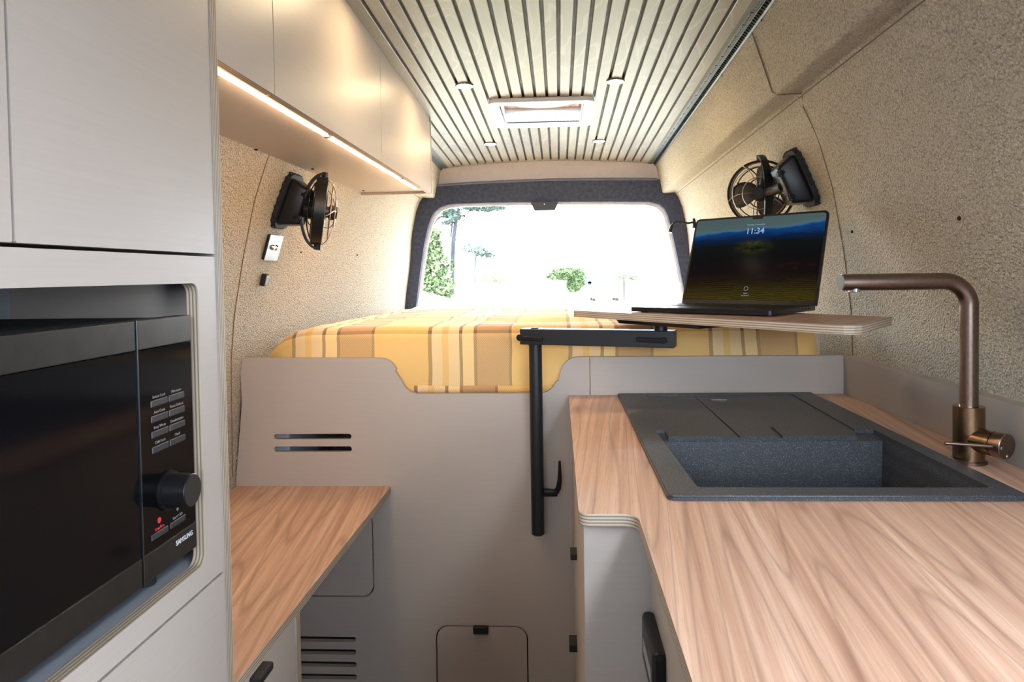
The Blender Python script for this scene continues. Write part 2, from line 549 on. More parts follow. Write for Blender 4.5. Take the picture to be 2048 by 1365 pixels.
def plate(bm, outer, holes, F, t, mat_face=0, mat_edge=0, mat_back=None):
    """flat plate: outline in (a,b), thickness t along the frame's third axis"""
    polys = [outer] + list(holes)
    tmp = bmesh.new(); idx = {}; k = 0; tv = []
    for poly in polys:
        vs = [tmp.verts.new((a, b, 0)) for a, b in poly]
        for v in vs: idx[v] = k; k += 1
        for i in range(len(vs)): tmp.edges.new((vs[i], vs[(i + 1) % len(vs)]))
    tmp.verts.index_update()
    bmesh.ops.triangle_fill(tmp, use_beauty=True, use_dissolve=False, edges=tmp.edges[:], normal=(0, 0, 1))
    tris = [[idx[v] for v in f.verts] for f in tmp.faces]
    tmp.free()
    flat = [p for poly in polys for p in poly]
    top = [bm.verts.new(F @ Vector((a, b, t))) for a, b in flat]
    bot = [bm.verts.new(F @ Vector((a, b, 0))) for a, b in flat]
    for tr in tris:
        f = bm.faces.new([top[i] for i in tr]); f.material_index = mat_face
        f = bm.faces.new([bot[i] for i in reversed(tr)]); f.material_index = mat_face if mat_back is None else mat_back
    k = 0
    for poly in polys:
        n = len(poly)
        for i in range(n):
            a, b = k + i, k + (i + 1) % n
            f = bm.faces.new((top[a], top[b], bot[b], bot[a])); f.material_index = mat_edge
        k += n


FZ = lambda z: Matrix.Translation((0, 0, z))                                    # (a,b)=(x,y), up
FY = lambda y: frame_mat((0, y, 0), (1, 0, 0), (0, 0, 1), (0, 1, 0)) if False else Matrix(((1, 0, 0, 0), (0, 0, 1, y), (0, 1, 0, 0), (0, 0, 0, 1)))   # (a,b)=(x,z), +y
FX = lambda x: Matrix(((0, 0, 1, x), (1, 0, 0, 0), (0, 1, 0, 0), (0, 0, 0, 1)))  # (a,b)=(y,z), +x


def text(name, s, F, size, mat, parent, align='CENTER', bold=0.0, ext=0.00015):
    cu = bpy.data.curves.new(name, 'FONT'); cu.body = s; cu.size = size
    cu.align_x = align; cu.align_y = 'CENTER'; cu.extrude = ext; cu.offset = bold
    tmp = bpy.data.objects.new(name, cu); COL.objects.link(tmp)
    bpy.context.view_layer.update()
    me = bpy.data.meshes.new_from_object(tmp)
    bpy.data.objects.remove(tmp)
    me.transform(Matrix.Translation(-world_loc(parent)) @ F)
    me.materials.append(M[mat])
    o = bpy.data.objects.new(name, me); COL.objects.link(o); o.parent = parent
    return o


def sm(a, b, x):
    t = max(0.0, min(1.0, (x - a) / (b - a))); return t * t * (3 - 2 * t)


def lerp_prof(prof, z):
    for (z0, v0), (z1, v1) in zip(prof, prof[1:]):
        if (z0 - z) * (z1 - z) <= 0: return v0 + (v1 - v0) * (z - z0) / (z1 - z0)
    return prof[0][1] if (z > prof[0][0]) else prof[-1][1]


XC = -0.05                     # centre line of the van
ZC0, ZCS, CAMB = 1.945, 0.038, 0.026


def ceil_z(x, y): return ZC0 - ZCS * y - CAMB * ((x - XC) / 0.52) ** 2


def bulk_z(y): return 1.695 - 0.017 * y


PROF = [(1.645, 0.63), (1.57, 0.676), (1.45, 0.727), (1.30, 0.772), (1.15, 0.810), (1.02, 0.832), (0.69, 0.860), (0.0, 0.870)]


def wall_half(z, y):
    h = lerp_prof(PROF, z)
    red = lerp_prof([(1.64, 0.0), (1.30, 0.075), (1.10, 0.095), (0.0, 0.11)], z)
    return h - red * sm(2.3, 3.4, y)


# ------------------------------------------------------------------ room shell
def build_wall(side, y0, y1):
    """section runs from the rail down over the bulkhead to the floor"""
    bm = B()
    ny = max(2, int((y1 - y0) / 0.06))
    cols = []
    for j in range(ny + 1):
        y = y0 + (y1 - y0) * j / ny
        zb = bulk_z(y)
        zt = ceil_z(XC + 0.53 * side, y)
        pts = [(0.538, zt + 0.03), (0.538, zt)]
        for k in range(1, 5): pts.append((0.538 + (0.562 - 0.538) * k / 5, zt + (zb + 0.018 - zt) * k / 5))
        for k in range(5):                                    # rounded lower edge
            a = PI * 0.5 * k / 4
            pts.append((0.575 - 0.013 * math.cos(a), zb + 0.015 - 0.015 * math.sin(a)))
        pts += [(0.60, zb + 0.001), (0.625, zb + 0.004), (0.631, zb - 0.004)]
        for k in range(34):
            z = (zb - 0.02) * (1 - k / 33)
            pts.append((wall_half(z, y), z))
        cols.append([bm.verts.new((XC + side * a, y, b)) for a, b in pts])
    for a, b in zip(cols, cols[1:]):
        for i in range(len(a) - 1): bm.faces.new((a[i], a[i + 1], b[i + 1], b[i]))
    return bm


wl = struct('wall_left', build_wall(-1, -0.42, 3.46), 'boucle', smooth=True, label='left van wall upholstered in cream boucle fabric, behind the tall cabinet')
wr = struct('wall_right', build_wall(1, 0.42, 3.46), 'boucle', smooth=True, label='right van wall upholstered in cream boucle fabric beside the sink')


bm = B(); plate(bm, [(-1.62, -0.03), (0.42, -0.03), (0.42, 1.98), (-1.62, 1.98)], [rrect(-0.38, 0.62, 0.08, 1.50, 0.06)], FX(0.80), 0.02)
obj('door_opening', bm, 'charcoal_felt', wr)
bm = B(); plate(bm, [(-1.62, -0.03), (-0.42, -0.03), (-0.42, 1.98), (-1.62, 1.98)], [], FX(-0.93), 0.02)
obj('cab_lining', bm, 'charcoal_felt', wl)


def wall_pt(side, y, z, off=0.0):
    return Vector((XC + side * (wall_half(z, y) - off), y, z))


def seam(wall, side, ys):
    bm = B()
    pts = [wall_pt(side, y, z, 0.0005) for z, y in ys]
    tube(bm, pts, 0.0016, 6)
    obj('seam', bm, 'seam', wall)


def zs(z0, z1, y0, y1, n=26): return [(z0 + (z1 - z0) * i / n, y0 + (y1 - y0) * i / n) for i in range(n + 1)]


seam(wl, -1, zs(1.64, 0.7, 1.69, 1.83))
seam(wr, 1, zs(1.66, 1.02, 1.655, 1.86))
bm = B()   # seam over the right bulkhead
pts = []
for k in range(8):
    y = 1.745 - 0.085 * k / 7
    zt = ceil_z(0.48, y); z = zt - 0.005 + (bulk_z(y) + 0.012 - zt) * k / 7
    pts.append((XC + 0.5375 + 0.024 * k / 7, y, z))
pts += [(XC + 0.575, 1.657, bulk_z(1.657) - 0.0005), (XC + 0.60, 1.656, bulk_z(1.656)), (XC + 0.629, 1.655, bulk_z(1.655))]
tube(bm, pts, 0.0016, 6); obj('seam', bm, 'seam', wr)
for side, w in ((1, wr), (-1, wl)):
    bm = B()
    tube(bm, [(XC + side * 0.6305, y, bulk_z(y) - 0.004) for y in [1.0 + 0.12 * i for i in range(21)]], 0.0014, 6)
    obj('seam', bm, 'seam', w)


def eyelet(side, y, z, w, half=None, r=0.0042):
    bm = B()
    h = wall_half(z, y) if half is None else half
    p = Vector((XC + side * (h + 0.001), y, z))
    cyl(bm, p, p + Vector((-side * 0.004, 0, 0)), r, 12, bev=0.0012)
    obj('fixing_hole', bm, 'void', w)


eyelet(1, 1.69, 1.3406, wr); eyelet(1, 1.25, 1.3375, wr)
eyelet(1, 1.665, 1.845, wr, 0.541, 0.0035); eyelet(1, 2.06, 1.83, wr, 0.541, 0.0035)
eyelet(-1, 2.12, 1.329, wl, None, 0.003); eyelet(-1, 2.66, 1.335, wl, None, 0.0035)

bm = B(); box(bm, (-0.93, -1.6, -0.03), (0.83, 3.46, 0.0)); struct('floor', bm, 'floor', label='dark vinyl floor of the van, below the cabinets')

# ceiling: dark felt backing and single slats
bm = B()
cols = []
for j in range(30):
    y = -1.62 + 5.08 * j / 29
    cols.append([bm.verts.new((XC - 0.53 + 1.06 * i / 16, y, ceil_z(XC - 0.53 + 1.06 * i / 16, y) + 0.011)) for i in range(17)])
vent_x0, vent_x1, vent_y0, vent_y1 = -0.205, 0.100, 2.385, 2.672
for j in range(29):
    for i in range(16):
        xm = XC - 0.53 + 1.06 * (i + 0.5) / 16; ym = -1.62 + 5.08 * (j + 0.5) / 29
        if vent_x0 - 0.02 < xm < vent_x1 + 0.02 and vent_y0 - 0.05 < ym < vent_y1 + 0.03: continue
        bm.faces.new((cols[j][i], cols[j][i + 1], cols[j + 1][i + 1], cols[j + 1][i]))
ceiling = struct('ceiling', bm, 'backing', smooth=True, label='van ceiling of limewashed slats over dark felt')


def slat_mesh(x0, x1, y0, y1):
    bm = B()
    n = max(1, int((y1 - y0) / 0.5))
    rings = []
    for j in range(n + 1):
        y = y0 + (y1 - y0) * j / n
        za, zb = ceil_z(x0, y), ceil_z(x1, y)
        c = 0.0012
        rings.append([bm.verts.new(p) for p in ((x0, y, za + 0.010), (x0, y, za + c), (x0 + c, y, za), (x1 - c, y, zb), (x1, y, zb + c), (x1, y, zb + 0.010))])
    for a, b in zip(rings, rings[1:]):
        for i in range(6): bm.faces.new((a[i], a[(i + 1) % 6], b[(i + 1) % 6], b[i]))
    bm.faces.new(rings[0]); bm.faces.new(rings[-1])
    return bm


PITCH, GAP = 0.0402, 0.0085
gaps = [0.0075 + (i - 11) * PITCH for i in range(-2, 22)]
edges = [-0.546] + gaps + [0.449]
for i in range(len(edges) - 1):
    a = edges[i] + (GAP / 2 if i else 0); b = edges[i + 1] - (GAP / 2 if i < len(edges) - 2 else 0)
    if b > vent_x0 and a < vent_x1:
        spans = [(-1.25, vent_y0), (vent_y1, 3.435)]
    else: spans = [(-1.25, 3.435)]
    for y0, y1 in spans: obj('slat', slat_mesh(a, b, y0, y1), 'slat', ceiling)

# perforated edge rails left and right of the slats
for side, lab in ((1, 'right'), (-1, 'left')):
    bm = B()
    xa, xb = XC + side * 0.503, XC + side * 0.536
    N = 46
    prof = lambda y: [(xa, ceil_z(xa, y) - 0.001), ((xa + xb) / 2 - 0.001 * side, ceil_z(xb, y) + 0.000), ((xa + xb) / 2 + side * 0.002, ceil_z(xb, y) + 0.006), (xb, ceil_z(xb, y) - 0.010), (xb, ceil_z(xb, y) + 0.014), (xa, ceil_z(xa, y) + 0.014)]
    rings = [[bm.verts.new((x, y, z)) for x, z in prof(y)] for y in [-1.25 + 4.685 * j / N for j in range(N + 1)]]
    for a, b in zip(rings, rings[1:]):
        for i in range(6): bm.faces.new((a[i], a[(i + 1) % 6], b[(i + 1) % 6], b[i]))
    bm.faces.new(rings[0]); bm.faces.new(rings[-1])
    rail = struct('trim_' + ('2' if side > 0 else '3'), bm, 'rail', label='perforated grey metal rail along the %s edge of the slatted ceiling' % lab)
    bm = B()
    box(bm, (XC + side * 0.499 - 0.0035, -1.25, 0), (XC + side * 0.499 + 0.0035, 3.43, 0.012))
    for v in bm.verts: v.co.z += ceil_z(v.co.x, v.co.y) - 0.001
    obj('edge_strip', bm, 'olive', rail)
    if side > 0:
        bm = B(); y = 1.5; k = 0
        while y < 3.40:
            x = XC + 0.5115; long = (k % 5 == 0)
            zc = ceil_z(x, y) - 0.0012
            w = 0.0075 if long else 0.0018
            box(bm, (x - w * 0.5, y - 0.0019, zc - 0.001), (x + w * 0.5, y + 0.0019, zc + 0.001))
            x2 = XC + 0.5275
            zc = ceil_z(XC + .536, y) - 0.0032
            Mx = Matrix.Translation((x2, y, zc)) @ Matrix.Rotation(math.radians(30), 4, 'Y')
            box(bm, (-0.0055, -0.0028, -0.0015), (0.0055, 0.0028, 0.0022), M4=Mx)
            y += 0.0145; k += 1
        o = obj('perforation', bm, 'void', rail); o['kind'] = 'stuff'

# ceiling roof vent
vent = thing('roof_vent', 'white square roof vent frame set in the slatted ceiling', 'vent', (-0.053, 2.53, 1.84))
bm = B()
zv = ceil_z(-0.053, 2.53)
sl = Matrix(((1, 0, 0, 0), (0, 1, 0, 0), (0, -ZCS, 1, ZC0 - 0.016), (0, 0, 0, 1)))
plate(bm, rrect(-0.237, 2.352, 0.131, 2.705, 0.03), [rrect(-0.200, 2.392, 0.094, 2.668, 0.008)], sl, 0.014)
obj('frame', bm, 'white_plastic', vent)
bm = B()
for a, b in (((-0.206, 2.385), (-0.200, 2.675)), ((0.094, 2.385), (0.100, 2.675)), ((-0.206, 2.668), (0.100, 2.674)), ((-0.206, 2.386), (0.100, 2.392))):
    box(bm, (*a, 1.838), (*b, 1.893))
obj('well', bm, plain('vent_well_grey', (0.80, 0.78, 0.80), 0.5, noise_amt=0.02), vent)
bm = B()
for a, b in (((-0.206, 2.655), (0.100, 2.672)), ((-0.206, 2.388), (-0.192, 2.66)), ((0.086, 2.388), (0.100, 2.66))):
    box(bm, (*a, 1.893), (*b, 1.945))
obj('wood_liner', bm, 'walnut', vent)
bm = B()
tube(bm, [(-0.053 + 0.135 * math.cos(t * PI / 24), 2.525 + 0.125 * math.sin(t * PI / 24), 1.895) for t in range(48)], 0.007, 10, closed=True)
obj('fan_ring', bm, 'white_plastic', vent, True)
bm = B(); box(bm, (-0.22, 2.37, 1.945), (0.114, 2.69, 1.955)); obj('lid', bm, make_dome(), vent)

# downlights
SPOTS = [(-0.293, 2.185, 'back left', 'front-left'), (0.187, 2.185, '', ''), (-0.293, 3.00, '', ''), (0.183, 3.00, '', ''), (-0.302, 1.50, '', '')]
SL = ['round warm downlight in the ceiling left of the roof vent, nearer one', 'round warm downlight in the ceiling right of the roof vent, nearer one',
      'small round warm downlight at left between roof vent and rear window', 'small round warm downlight at right between roof vent and rear window',
      'round downlight at the top edge of the photo above the wall cabinets']
for (x, y, _, _), lab in zip(SPOTS, SL):
    z = ceil_z(x, y)
    t = thing('downlight', lab, 'ceiling light', (x, y, z), 'downlights in the slatted ceiling')
    sh = lambda v: Vector((v[0], v[1], v[2] - ZCS * (v[1] - y)))
    bm = B()
    n = 32; rings = []
    for r_, h in ((0.0235, -0.0032), (0.0245, -0.0048), (0.0270, -0.0050), (0.0290, -0.0030), (0.0292, 0.004), (0.0235, 0.004)):
        rings.append([bm.verts.new(sh((x + r_ * math.cos(2 * PI * i / n), y + r_ * math.sin(2 * PI * i / n), z + h))) for i in range(n)])
    for a, b in zip(rings, rings[1:] + rings[:1]):
        for i in range(n): bm.faces.new((a[i], a[(i + 1) % n], b[(i + 1) % n], b[i]))
    obj('rim', bm, 'satin', t, True)
    bm = B(); cyl(bm, sh((x, y, z - 0.0030)), sh((x, y, z + 0.009)), 0.0234, 32); obj('lamp_body', bm, 'satin', t)
    bm = B(); cyl(bm, sh((x, y, z - 0.0040)), sh((x, y, z - 0.0031)), 0.0233, 32); obj('lens', bm, 'spot', t)

# rear header, felt surround, window
bm = B()
bot = [(-0.66, 1.690), (-0.592, 1.7015), (-0.30, 1.713), (-0.037, 1.7177), (0.25, 1.7145), (0.4836, 1.708), (0.56, 1.703)]
top = [(x, min(1.90, ceil_z(x, 3.44) + 0.01)) for x in (0.49, 0.35, 0.2, 0.05, -0.05, -0.15, -0.3, -0.45, -0.59)]
F = FY(3.438)
plate(bm, [(x, z - 0.03) for x, z in bot] + top, [], F, 0.015)
struct('trim_1', bm, 'header', label='beige header panel between slatted ceiling and rear window')
opening = [(-0.735, 1.00), (0.652, 1.00)] + [(0.6248, 1.1114), (0.5985, 1.25), (0.5781, 1.3585), (0.558, 1.455), (0.5381, 1.5312), (0.525, 1.560), (0.500, 1.583), (0.4533, 1.5967),
           (0.30, 1.6005), (0.1, 1.6045), (-0.0761, 1.6073), (-0.3, 1.6085), (-0.50, 1.6070), (-0.555, 1.6015), (-0.592, 1.589), (-0.6199, 1.5659), (-0.640, 1.53), (-0.655, 1.48), (-0.6735, 1.4043), (-0.697, 1.26), (-0.7171, 1.1161)]


def inset(poly, d, cx=-0.05, cz=1.33):
    out = []
    for x, z in poly:
        sx = (abs(x - cx) - d) / max(abs(x - cx), 1e-3) if abs(x - cx) > 0.3 else 1
        sz = (abs(z - cz) - d) / max(abs(z - cz), 1e-3) if abs(z - cz) > 0.1 else 1
        out.append((cx + (x - cx) * sx, cz + (z - cz) * sz))
    return out


bm = B()
outer = [(-0.95, -0.02), (0.85, -0.02), (0.75, 1.3), (0.70, 1.60), (0.58, 1.66)] + [(x, z) for x, z in reversed([(0.5, 1.7075), (0.25, 1.7145), (-0.037, 1.7177), (-0.30, 1.713), (-0.60, 1.7015)][::-1])] + [(-0.70, 1.65), (-0.80, 1.58), (-0.85, 1.3)]
plate(bm, outer, [opening], FY(3.400), 0.03)
surround = struct('wall_rear', bm, 'charcoal_felt', label='charcoal felt-lined rear door surround framing the window')
bm = B()
tube(bm, [(x, 3.400, z) for x, z in [(-0.61, 1.6995), (-0.45, 1.7075), (-0.30, 1.712), (-0.037, 1.7165), (0.25, 1.7135), (0.49, 1.707)]], 0.006, 8)
obj('piping', bm, plain('piping_felt', (0.10, 0.115, 0.18), 0.9), surround)
bm = B(); plate(bm, inset(opening, -0.012), [inset(opening, 0.012)], FY(3.432), 0.014)
win = struct('window_1', bm, plain('window_seal', (0.62, 0.64, 0.68), 0.6), label='wide rear window with rounded top corners')
bm = B(); plate(bm, inset(opening, 0.004), [], FY(3.452), 0.004); obj('glass', bm, 'glass', win)

bm = B(); plate(bm, [(-0.98, -0.03), (0.88, -0.03), (0.88, 2.03), (-0.98, 2.03)], [rrect(-0.78, 1.32, 0.68, 1.72, 0.08)], FY(-1.62), 0.02)
struct('wall_front', bm, 'charcoal_felt', label='cab front behind the viewer with the windscreen opening')
bm = B(); box(bm, (-0.92, -0.47, 0.0), (0.80, -0.45, 1.21)); struct('wall_blocker', bm, 'charcoal_felt', label='unseen half-height partition added behind the viewer to block low light')  # added out of view to keep windscreen light off the lower panels

t = thing('mirror_camera', 'small black camera housing hanging at top centre of rear window', 'camera', (-0.066, 3.38, 1.60))
bm = B()
plate(bm, [(-0.136, 1.606), (-0.116, 1.564), (-0.016, 1.564), (0.004, 1.606)], [], FY(3.385), 0.045)
obj('housing', bm, 'black_matt', t)
bm = B(); cyl(bm, (-0.067, 3.3825, 1.594), (-0.067, 3.386, 1.594), 0.003, 12); obj('lens', bm, 'white_plastic', t)

# ------------------------------------------------------------------ bed partition panel
Y_P = 1.8444
panel = thing('bed_partition', 'tall beige laminate partition below the bed with wavy cut-out top', 'partition', (0, Y_P, 0))
xl = lambda z: XC - wall_half(z, Y_P) + 0.004
outl = [(xl(0.0), 0.0), (0.0795, 0.0), (0.0795, 1.0235), (0.058, 1.0235)]
outl += arc(0.050, 0.9735, 0.05, 90, 160, 7)
outl += [(-0.004, 0.960)] + arc(-0.057, 0.9735, 0.048, -22, -90, 7)
outl += arc(-0.385, 0.9755, 0.05, -90, -160, 7) + [(-0.452, 0.99)]
outl += arc(-0.495, 0.976, 0.0495, 22, 90, 7)
outl += [(-0.86, 1.0285), (-0.882, 1.0285), (-0.8855, 1.022), (xl(0.9) + 0.004, 0.9), (xl(0.69), 0.69), (xl(0.4), 0.4)]
holes = [rrect(-0.795, 0.8015, -0.577, 0.8165, 0.0072), rrect(-0.796, 0.7665, -0.577, 0.7815, 0.0072),
         rrect(-0.82, 0.36, -0.5225, 0.60, 0.032), rrect(-0.353, -0.02 + 0.03, -0.098, 0.2835, 0.035)]
for zt in (0.247, 0.2115, 0.1765, 0.141, 0.1055): holes.append(rrect(-0.80, zt - 0.014, -0.577, zt, 0.0068))
bm = B()
plate(bm, outl, holes, FY(Y_P), 0.015, 0, 1)
obj('panel', bm, ['laminate', 'plyY'], panel)
bm = B(); plate(bm, rrect(-0.8165, 0.3635, -0.526, 0.5965, 0.029), [], FY(Y_P + 0.0005), 0.014, 0, 0); obj('hatch_door', bm, 'laminate', panel)
hd = B(); plate(hd, rrect(-0.3495, 0.0135, -0.1015, 0.2800, 0.032), [], FY(Y_P + 0.0005), 0.014, 0, 0); hd = obj('hatch_door', hd, 'laminate', panel)
bm = B(); box(bm, (-0.2478, Y_P - 0.012, 0.2640), (-0.2066, Y_P + 0.003, 0.2845), 0.0025); obj('finger_pull', bm, 'black_rough', hd)
bm = B(); box(bm, (-0.83, Y_P + 0.0152, 0.05), (-0.09, Y_P + 0.019, 0.62)); obj('shade_sheet', bm, 'void', panel)  # near-black sheet paints the shade behind the slots and hatch gaps
bm = B(); plate(bm, [(0.0812, 0.87), (0.757, 0.87), (0.757, 1.0215), (0.0812, 1.0235)], [], FY(Y_P), 0.015, 0, 1); obj('extension_panel', bm, ['laminate', 'plyY'], panel)
t = thing('storage_box', 'pale blue plastic box glimpsed through the partition slots', 'box', (-0.79, 1.93, 0.70))
bm = B(); box(bm, (-0.81, 1.88, 0.70), (-0.767, 2.2, 0.87), 0.006); obj('body', bm, 'cream_box', t)
bm = B(); box(bm, (-0.813, 1.877, 0.87), (-0.764, 2.203, 0.882), 0.003); obj('lid', bm, 'cream_box', t)

# bed deck, mattress
t = thing('bed', 'raised transverse bed under the rear window, covered by blanket', 'bed', (-0.05, 2.6, 0.9))
bm = B(); plate(bm, [(-0.80, 1.862), (0.70, 1.862), (0.63, 3.38), (-0.73, 3.38)], [], FZ(0.90), 0.018); obj('deck', bm, 'mattress', t)
bm = B(); plate(bm, [(-0.80, 1.90), (0.71, 1.90), (0.63, 3.37), (-0.72, 3.37)], [], FZ(0.920), 0.155)
obj('mattress', bm, 'mattress', t)


def blanket():
    bm = B(); uv = bm.loops.layers.uv.new('UVMap')
    # path from lower front edge up over the edge and back
    path = []
    zt = 1.106
    path += [(1.868 - 0.0, 0.925 + 0.0), (1.8655, 0.95), (1.864, 0.98), (1.8635, 1.01), (1.864, 1.04), (1.867, 1.065)]
    path += [(1.867 + 0.035 * (1 - math.cos(a * PI / 12)), 1.071 + 0.035 * math.sin(a * PI / 12)) for a in range(0, 7)]
    y = 1.93
    while y < 3.385: path.append((y, zt)); y += 0.028
    path.append((3.39, zt)); path.append((3.394, 1.06))
    s = [0.0]
    for a, b in zip(path, path[1:]): s.append(s[-1] + math.hypot(b[0] - a[0], b[1] - a[1]))
    s_edge = s[6] + 0.018
    NX = 120
    grid = []
    for (y, z), ss in zip(path, s):
        row = []
        hl = 0.795 - 0.07 * sm(1.9, 3.4, y); hr = 0.765 - 0.075 * sm(1.9, 3.4, y)
        for i in range(NX + 1):
            f = i / NX
            x = XC - hl + (hl + hr) * f
            dz = 0; dy = 0
            if z > 1.08:
                w = sm(1.9, 2.1, y)
                dz += 0.010 * noise.noise(Vector((x * 3.0, y * 9.0, 2.0))) * w + 0.005 * noise.noise(Vector((x * 2 + y * 3, y * 22, 5.0))) * w
                dz += 0.004 * noise.noise(Vector((x * 5.0, 3.0, 2.0)))
            dy += -0.006 * noise.noise(Vector((x * 4, z * 6, 1.0))) * (1 if y < 1.9 else 0)
            # rounded shoulders at the ends
            el = (x - (XC - hl)); er = (XC + hr - x)
            for e, R in ((el, 0.17), (er, 0.055)):
                if e < R:
                    q = 1 - e / R
                    dz -= (z - 0.93) * 0.62 * (1 - math.sqrt(max(0, 1 - q * q)))
                    dy += 0.05 * q * q if y < 1.95 else 0
            row.append((x, y + dy + 0.0, z + dz, x + 0.006 * noise.noise(Vector((x * 3, z * 12, y))), ss))
        grid.append([bm.verts.new(r[:3]) for r in row]); grid[-1].append([(r[3], r[4]) for r in row])
    for j in range(len(grid) - 1):
        A, Bq = grid[j], grid[j + 1]
        for i in range(NX):
            f = bm.faces.new((A[i], A[i + 1], Bq[i + 1], Bq[i]))
            uvs = (A[-1][i], A[-1][i + 1], Bq[-1][i + 1], Bq[-1][i])
            for lp, (a, b) in zip(f.loops, uvs): lp[uv].uv = (a + 0.364 + 0.385 * 4, b - s_edge + 0.385 * 4)
    return bm


PH_U = 0.0
t = thing('blanket', 'yellow, cream and brown plaid wool blanket covering the bed', 'blanket', (-0.05, 2.4, 1.1))
bl = obj('cover', blanket(), 'plaid', t, True)
mod = bl.modifiers.new('thick', 'SOLIDIFY'); mod.thickness = 0.004; mod.offset = -1
# folded lower hem seen in the dip of the partition
bm = B(); uv = bm.loops.layers.uv.new('UVMap')
rows = []
for j in range(7):
    a = -0.5 * PI + PI * j / 6
    row = []
    for i in range(61):
        x = -0.50 + 0.55 * i / 60
        r = 0.012
        y = 1.872 - r * math.cos(a) * 0.8; z = 0.934 + r * math.sin(a) + 0.0025 * noise.noise(Vector((x * 9, 0, 0)))
        row.append(bm.verts.new((x, y, z)))
    rows.append(row)
for j in range(6):
    for i in range(60):
        f = bm.faces.new((rows[j][i], rows[j][i + 1], rows[j + 1][i + 1], rows[j + 1][i]))
        for lp, (a, b) in zip(f.loops, ((i, j), (i + 1, j), (i + 1, j + 1), (i, j + 1))): lp[uv].uv = (-0.50 + 0.55 * a / 60 + 1.56, 0.385 * 3 + 0.05 + 0.004 * b)
obj('folded_hem', bm, 'plaid', t, True)

# ------------------------------------------------------------------ tall cabinet with microwave
XT = -0.465
tall = thing('tall_cabinet', 'full-height beige laminate cabinet at far left housing the microwave', 'cabinet', (-0.65, 0.57, 0))
bm = B()
plate(bm, [(-0.885, 0.02), (XT, 0.02), (XT, 1.872), (-0.575, 1.868), (-0.60, 1.70), (-0.655, 1.66), (-0.70, 1.60), (-0.765, 1.45), (-0.81, 1.30), (-0.85, 1.15), (-0.875, 1.00)], [], FY(0.908), 0.0175, 0, 1)
obj('side_panel', bm, ['laminate', 'plyY'], tall)
bm = B()
plate(bm, [(-0.885, 0.02), (XT, 0.02), (XT, 1.872), (-0.575, 1.868), (-0.60, 1.70), (-0.655, 1.66), (-0.70, 1.60), (-0.765, 1.45), (-0.81, 1.30), (-0.85, 1.15), (-0.875, 1.00)], [], FY(0.20), 0.0175, 0, 1)
obj('side_panel', bm, ['laminate', 'plyY'], tall)
bm = B(); plate(bm, rrect(0.5650, 1.2835, 0.9060, 1.878, 0.0015, 1), [], FX(XT - 0.0165), 0.0155, 0, 0); obj('door', bm, ['laminate', 'plyX'], tall)
bm = B(); plate(bm, rrect(0.2200, 1.2835, 0.5615, 1.878, 0.0015, 1), [], FX(XT - 0.0165), 0.0155, 0, 0); obj('door', bm, ['laminate', 'plyX'], tall)
bm = B()
plate(bm, rrect(0.2200, 0.8490, 0.9055, 1.2795, 0.0015, 1), [list(rrect(0.33, 0.8785, 0.860, 1.2445, 0.014))], FX(XT - 0.0175), 0.0165, 0, 1)
obj('microwave_surround', bm, ['laminate', 'plyX'], tall)
bm = B(); plate(bm, rrect(0.2200, 0.45, 0.9060, 0.8455, 0.0015, 1), [], FX(XT - 0.0165), 0.0155, 0, 0); obj('drawer_front', bm, 'laminate', tall)
bm = B(); plate(bm, rrect(0.2200, 0.05, 0.9060, 0.4475, 0.0015, 1), [], FX(XT - 0.0165), 0.0155, 0, 0); obj('drawer_front', bm, 'laminate', tall)
bm = B()
box(bm, (-0.76, 0.2185, 0.862), (XT - 0.0178, 0.9075, 0.8775)); box(bm, (-0.76, 0.2185, 1.2515), (XT - 0.0178, 0.9075, 1.2665)); box(bm, (-0.775, 0.2185, 0.86), (-0.76, 0.9075, 1.28))
obj('alcove_lining', bm, 'alcove', tall)

mw = thing('microwave', 'black built-in microwave oven with a round dial in the tall cabinet', 'microwave', (-0.62, 0.6, 0.878))
X0 = XT - 0.004
bm = B(); box(bm, (-0.745, 0.345, 0.905), (X0 - 0.018, 0.842, 1.202), 0.003); obj('body', bm, 'black_rough', mw)
for x in (-0.72, -0.51):
    for y in (0.38, 0.80):
        bm = B(); cyl(bm, (x, y, 0.8778), (x, y, 0.9055), 0.012, 16); obj('foot', bm, 'black_rough', mw)
dr = B(); box(dr, (X0 - 0.018, 0.345, 0.940), (X0, 0.7305, 1.1705)); dr = obj('door', dr, 'mwglass', mw)
bm = B(); box(bm, (X0 - 0.018, 0.345, 1.1712), (X0 + 0.001, 0.7298, 1.2045), 0.0012); obj('door_rail', bm, 'mwbar', dr)
bm = B(); box(bm, (X0 - 0.018, 0.345, 0.907), (X0 + 0.001, 0.7298, 0.9393), 0.0012); obj('door_rail', bm, 'mwbar', dr)
bm = B(); box(bm, (X0 - 0.017, 0.7308, 0.907), (X0 + 0.0015, 0.7330, 1.2045)); obj('divider_strip', bm, 'satin', mw)
cp = B(); box(cp, (X0 - 0.018, 0.7335, 0.940), (X0, 0.8435, 1.1705)); cp = obj('control_panel', cp, 'mwglass', mw)
bm = B(); box(bm, (X0 - 0.018, 0.7335, 1.1712), (X0 + 0.001, 0.8435, 1.2045), 0.0012); obj('panel_rail', bm, 'mwbar', mw)
br = B(); box(br, (X0 - 0.018, 0.7335, 0.907), (X0 + 0.001, 0.8435, 0.9393), 0.0012); br = obj('panel_rail', br, 'mwbar', mw)
FT = lambda y, z, x=X0 + 0.0004: frame_mat((x, y, z), (0, 1, 0), (0, 0, 1), (1, 0, 0))
names = [['Instant Cook', 'Microwave'], ['Auto Cook', 'Power Defrost'], ['Keep Warm', 'Deodorisation'], ['Child Lock', 'Clock']]
